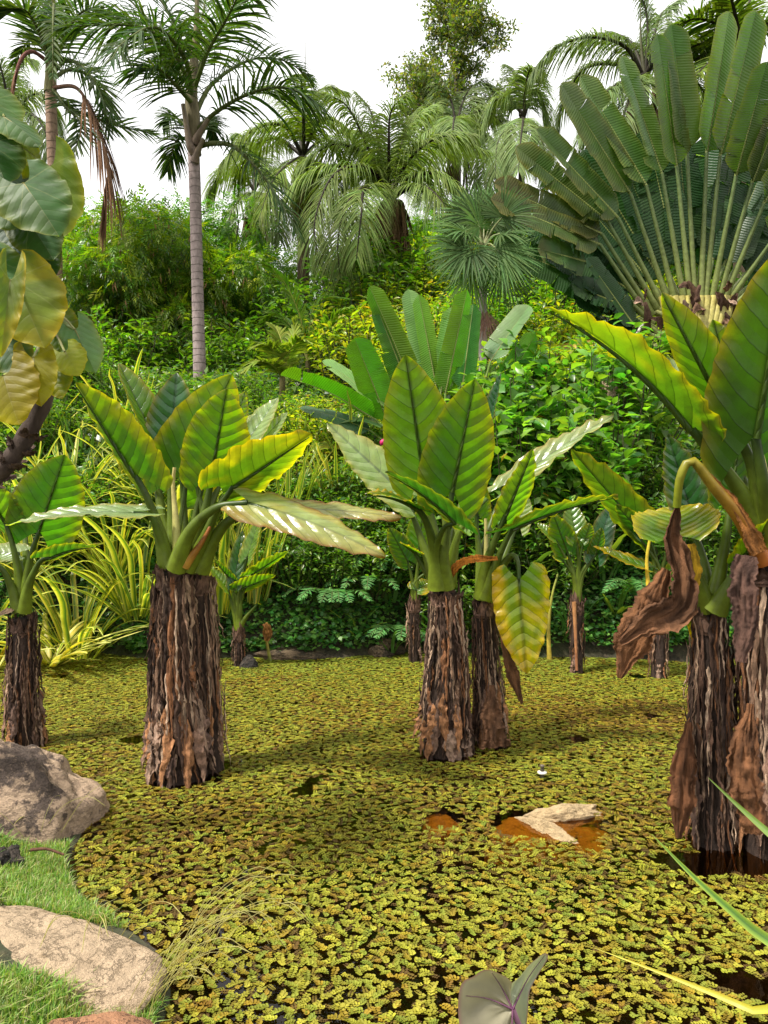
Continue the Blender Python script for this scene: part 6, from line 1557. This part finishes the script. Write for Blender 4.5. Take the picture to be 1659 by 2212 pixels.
ds = thing('dry_fallen_stalk', 'pale dry leaf stalk with a tan withered blade caught in the bright shrubs', 'stalk', loc=P(1322, 800, 10.6))
for o_ in (stalk(ds, [P(1388, 700, 10.9), P(1358, 752, 10.75), P(1326, 800, 10.6)], .022, .014, (.42, .38, .32, 1), (.40, .35, .28, 1), name='stalk'),
           dead_sheet(ds, [P(1328, 795, 10.58), P(1318, 835, 10.4), P(1306, 880, 10.3)], [.05, .22, .12], (0, -1, .2), (.42, .33, .25), 77, name='withered_blade', amp=.5, n=40)):
    o_.location = -ds.location
# ground cover down to the far waterline
N = 75000
xy = np.column_stack([r.uniform(-6, 6, N), 8.7 + 3 * r.uniform(0, 1, N) ** 1.8])
e = xy[:, 1] - far_edge(xy[:, 0]); keep = (e > -.03) & (r.uniform(0, 1, N) < np.exp(-np.maximum(e - .9, 0) * .5))
xy = xy[keep]; N = len(xy); z = ground(xy[:, 0], xy[:, 1]) + r.uniform(.0, .16, N) + .10 * (vnoise(xy[:, 0] * 3, xy[:, 1] * 3) + 1)
R = rot_from(np.column_stack([r.normal(0, 1, N), r.normal(-.4, 1, N), r.normal(0, .4, N)]), np.array((0, -.5, 1.))[None] + r.normal(0, .35, (N, 3))) * (r.uniform(.04, .09, N))[:, None, None] * np.array((.8, 1, 1))[None, None]
cc = np.array([(.06, .16, .03, 1), (.09, .21, .035, 1), (.04, .11, .025, 1), (.12, .25, .05, 1)])[r.integers(0, 4, N)] * r.uniform(.7, 1.25, N)[:, None]; cc[:, 3] = 1
mb = MB(); tv, tq = np.array([(0, 0, 0), (-.5, .45, .06), (0, 1, -.08), (.5, .45, .06)]), np.array([(0, 3, 2, 1)]); mb.scatter(tv, tq, [], R, np.column_stack([xy, z]), c=cc, ur=r.uniform(0, 1, N))
tag(mb.build('bank_ground_cover', M_LEAF), 'dense small-leaved ground cover on the far bank', 'ground cover', kind='stuff')
N = 90000                                            # leafy cover over the open slope, so no bare soil shows
xy = np.column_stack([r.uniform(-1, 1, N), r.uniform(10, 27, N)]); xy[:, 0] *= xy[:, 1] * .62
N = len(xy); z = ground(xy[:, 0], xy[:, 1]) + r.uniform(0, .4, N)
R = rot_from(r.normal(0, 1, (N, 3)) * (1, 1, .5), np.array((0, -.4, 1.))[None] + r.normal(0, .4, (N, 3))) * (r.uniform(.09, .2, N))[:, None, None] * np.array((.5, 1, 1))[None, None]
cc = np.array([(.06, .13, .02, 1), (.10, .17, .02, 1), (.04, .10, .02, 1), (.15, .20, .03, 1)])[r.integers(0, 4, N)] * r.uniform(.7, 1.25, N)[:, None]; cc[:, 3] = 1
mb = MB(); tv, tq = np.array([(0, 0, 0), (-.5, .4, .06), (0, 1, -.2), (.5, .4, .06)]), np.array([(0, 3, 2, 1)]); mb.scatter(tv, tq, [], R, np.column_stack([xy, z]), c=cc, ur=r.uniform(0, 1, N))
tag(mb.build('slope_ground_cover', M_LEAF), 'leafy undergrowth covering the hillside between the shrubs', 'ground cover', kind='stuff')

# ------------------------------------------------------------------ floating ferns
def sprig_template(nv, pairs, seed):
    """a floating fern sprig lying along +y: paired oval leaves; nv rim points per leaf"""
    r = np.random.default_rng(seed); V, T, C = [], [], []
    bend = r.uniform(-.25, .25); ps = .0115
    for i in range(pairs):
        a0 = bend * i / pairs * 2.5
        cx, cy = math.sin(a0) * ps * i * .5, ps * (i - pairs / 2)
        grow = .75 + .35 * math.sin(math.pi * (i + .6) / (pairs + .2))
        for sg in (-1, 1):
            L, W = .0175 * grow * r.uniform(.85, 1.15), .0135 * grow * r.uniform(.85, 1.15)
            a = sg * (1.25 + r.normal(0, .18)); tilt = r.uniform(.05, .55)
            ux, uy = math.sin(a - a0), math.cos(a - a0)
            th = np.linspace(0, 2 * np.pi, nv, endpoint=False)
            lx = L * .5 * (1 - np.cos(th)); ly = W * .5 * np.sin(th)
            x = cx + ux * lx - uy * ly; y = cy + uy * lx + ux * ly
            z = .002 + lx * math.sin(tilt) * .8 + np.abs(ly) * .35
            b = sum(len(v) for v in V)
            V.append(np.column_stack([x, y, z]))
            if nv > 4:
                V.append(np.array([[cx + ux * L * .5, cy + uy * L * .5, .002 + L * .5 * math.sin(tilt) * .8 - .0012]]))
                T += [(b + k_, b + (k_ + 1) % nv, b + nv) for k_ in range(nv)]
            else: T += [(b, b + 1, b + 2), (b, b + 2, b + 3)]
            C += [i / pairs] * (nv + (1 if nv > 4 else 0))
    T = np.array(T); V = np.vstack(V)
    n = np.cross(V[T[:, 1]] - V[T[:, 0]], V[T[:, 2]] - V[T[:, 0]])[:, 2] < 0
    T[n] = T[n][:, ::-1]
    return V, T, np.array(C)
FERN_C = np.array([(.27, .27, .018, 1), (.33, .32, .022, 1), (.20, .235, .018, 1), (.29, .215, .012, 1), (.23, .145, .012, 1), (.17, .095, .012, 1), (.24, .29, .025, 1)])
FERN_C = FERN_C * (.84, .84, 1.0, 1)
OBST = [(base_of(x, y, d_)[:2], rad) for x, y, d_, rad in ((392, 1690, 5.25, .24), (452, 1660, 5.4, .15), (54, 1615, 5.87, .17), (964, 1630, 5.72, .23), (1062, 1615, 5.9, .15), (1548, 1860, 4.25, .17), (1672, 1870, 4.15, .22), (515, 1438, 8.5, .07), (1246, 1450, 8.2, .08), (1422, 1468, 8.0, .1), (1171, 1690, 5.2, .03))]
def fern_places(cell, y0, y1, seed):
    r = np.random.default_rng(seed)
    xs = np.arange(-6.2, 5.6, cell); ys = np.arange(y0, y1, cell)
    X, Y = np.meshgrid(xs, ys); X = X.ravel() + r.uniform(-.5, .5, X.size) * cell; Y = Y.ravel() + r.uniform(-.5, .5, Y.size) * cell
    ok = (np.abs(X) < Y * .54 + .15) & (bank_sd(X, Y) < -.03) & (Y < far_edge(X) + .02)
    X, Y = X[ok], Y[ok]
    for c, rad in OBST:
        k_ = np.hypot(X - c[0], (Y - c[1]) * 1.0) > rad; X, Y = X[k_], Y[k_]
    e = ((X - P(1180, 1795, 4.47)[0]) / .33) ** 2 + ((Y - 4.47) / .20) ** 2 > 1; X, Y = X[e], Y[e]
    e = ((X - P(958, 1776, 4.55)[0]) / .10) ** 2 + ((Y - 4.55) / .12) ** 2 > 1; X, Y = X[e], Y[e]
    gap = vnoise(X * 2.6 + 3, Y * 2.0) + .7 * vnoise(X * 6, Y * 5 + 8)
    thr = np.interp(Y, [2.6, 4, 5.5, 7.5], [1.02, 1.05, 1.15, 1.3])
    cov = np.interp(Y, [2.6, 3.6, 5.5, 7.5], [.76, .84, .97, 1.0])
    # open water beside the near right trunks
    k_ = (gap < thr) & (r.uniform(0, 1, len(X)) < cov) & ~((X > 1.2) & (Y < 4.15) & (Y > 3.6) & (X - 1.2 > (4.15 - Y) * .2) & (vnoise(X * 3, Y * 3) > .3) & (Y > 3.85))
    X, Y = X[k_], Y[k_]
    # colour drifts: brownish and greener patches
    dr = vnoise(X * .9 + 5, Y * .9) + .5 * vnoise(X * 3, Y * 3) + r.normal(0, .45, len(X))
    gsh = np.interp(Y, [7.6, 8.8], [0, 1])
    ci = np.where(dr > .42, r.choice([3, 4, 5], len(X)), r.choice([0, 1, 2, 0, 3], len(X)))
    ci = np.where(r.uniform(0, 1, len(X)) < gsh * .7, 6, ci)
    return X, Y, ci, r
near = [sprig_template(7, p_, 10 + i) for i, p_ in enumerate((3, 4, 5, 6, 7, 4))]
far_ = [sprig_template(4, p_, 30 + i) for i, p_ in enumerate((3, 4, 5, 6, 5, 4))]
X, Y, ci, r = fern_places(.0368, 2.4, 9.4, 91)
order = np.argsort(Y + np.abs(X) * .0 + np.where(P(829, 2205, 2.8)[1] > 0, 0, 0))
inview = (Y > 2.84) & (np.abs(X) < Y * .5)
idx_near = order[inview[order]][:300]
fm = {}
for n_, i in enumerate(idx_near):
    v = int(r.integers(0, len(near))); key = (v, int(ci[i]))
    if key not in fm:
        V, T, C = near[v]; mb = MB(); c = np.repeat(FERN_C[ci[i]][None], len(V), 0) * (1.06 - .35 * C)[:, None]; c[:, 3] = 1
        mb.add(V, t=T, c=c); fm[key] = mb.mesh('floating_fern', M_FERN, smooth=False)
    o = link('floating_fern', fm[key])
    o.location = (X[i], Y[i], .001 + .002 * r.uniform()); s_ = r.uniform(.62, 1.02); o.scale = (s_,) * 3; o.rotation_euler = (0, 0, r.uniform(0, 6.28))
    tag(o, 'yellow floating fern sprig of paired oval leaves on the open water by the near bank', 'fern', 'floating fern sprigs near the bank')
rest = np.setdiff1d(np.arange(len(X)), idx_near)
mb = MB()
for v in range(6):
    for tmpl, lo, hi in ((near[v], 0, 3.8), (far_[v], 3.8, 99)):
        V, T, C = tmpl
        i = rest[(rest % 6 == v) & (Y[rest] >= lo) & (Y[rest] < hi)]
        if not len(i): continue
        a = r.uniform(0, 6.28, len(i)); s_ = r.uniform(.62, 1.02, len(i)) * np.interp(Y[i], [4, 8], [1, 1.12])
        R = np.zeros((len(i), 3, 3)); R[:, 0, 0] = np.cos(a) * s_; R[:, 0, 1] = -np.sin(a) * s_; R[:, 1, 0] = np.sin(a) * s_; R[:, 1, 1] = np.cos(a) * s_; R[:, 2, 2] = s_
        c = FERN_C[ci[i]] * r.uniform(.75, 1.2, len(i))[:, None]
        cc = c[:, None] * (1.06 - .35 * C)[None, :, None]; cc[..., 3] = 1
        mb.scatter(V, [], T, R, np.column_stack([X[i], Y[i], .001 + .004 * r.uniform(size=len(i))]), c=cc, ur=r.uniform(0, 1, len(i)))
X2, Y2, c2, r2 = fern_places(.050, 2.4, 9.4, 93)                     # older sprigs, brown and half sunk, between the fresh ones
OLD = np.array([(.15, .12, .014, 1), (.11, .075, .012, 1), (.17, .15, .016, 1), (.08, .05, .012, 1)])
V, T, C = far_[3]
a = r2.uniform(0, 6.28, len(X2)); s_ = r2.uniform(.6, 1.05, len(X2))
R = np.zeros((len(X2), 3, 3)); R[:, 0, 0] = np.cos(a) * s_; R[:, 0, 1] = -np.sin(a) * s_; R[:, 1, 0] = np.sin(a) * s_; R[:, 1, 1] = np.cos(a) * s_; R[:, 2, 2] = s_ * .4
mb.scatter(V, [], T, R, np.column_stack([X2, Y2, np.full(len(X2), .0005)]), c=OLD[r2.integers(0, 4, len(X2))] * (1, 1, 1, 1), ur=r2.uniform(0, 1, len(X2)))
o = mb.build('floating_fern_mat', M_FERN, smooth=False)
tag(o, 'mat of yellow and brown floating ferns covering the pond', 'floating plants', kind='stuff')
print('FERNS', len(X), 'tris', sum(len(p.vertices) - 2 for p in ()) )
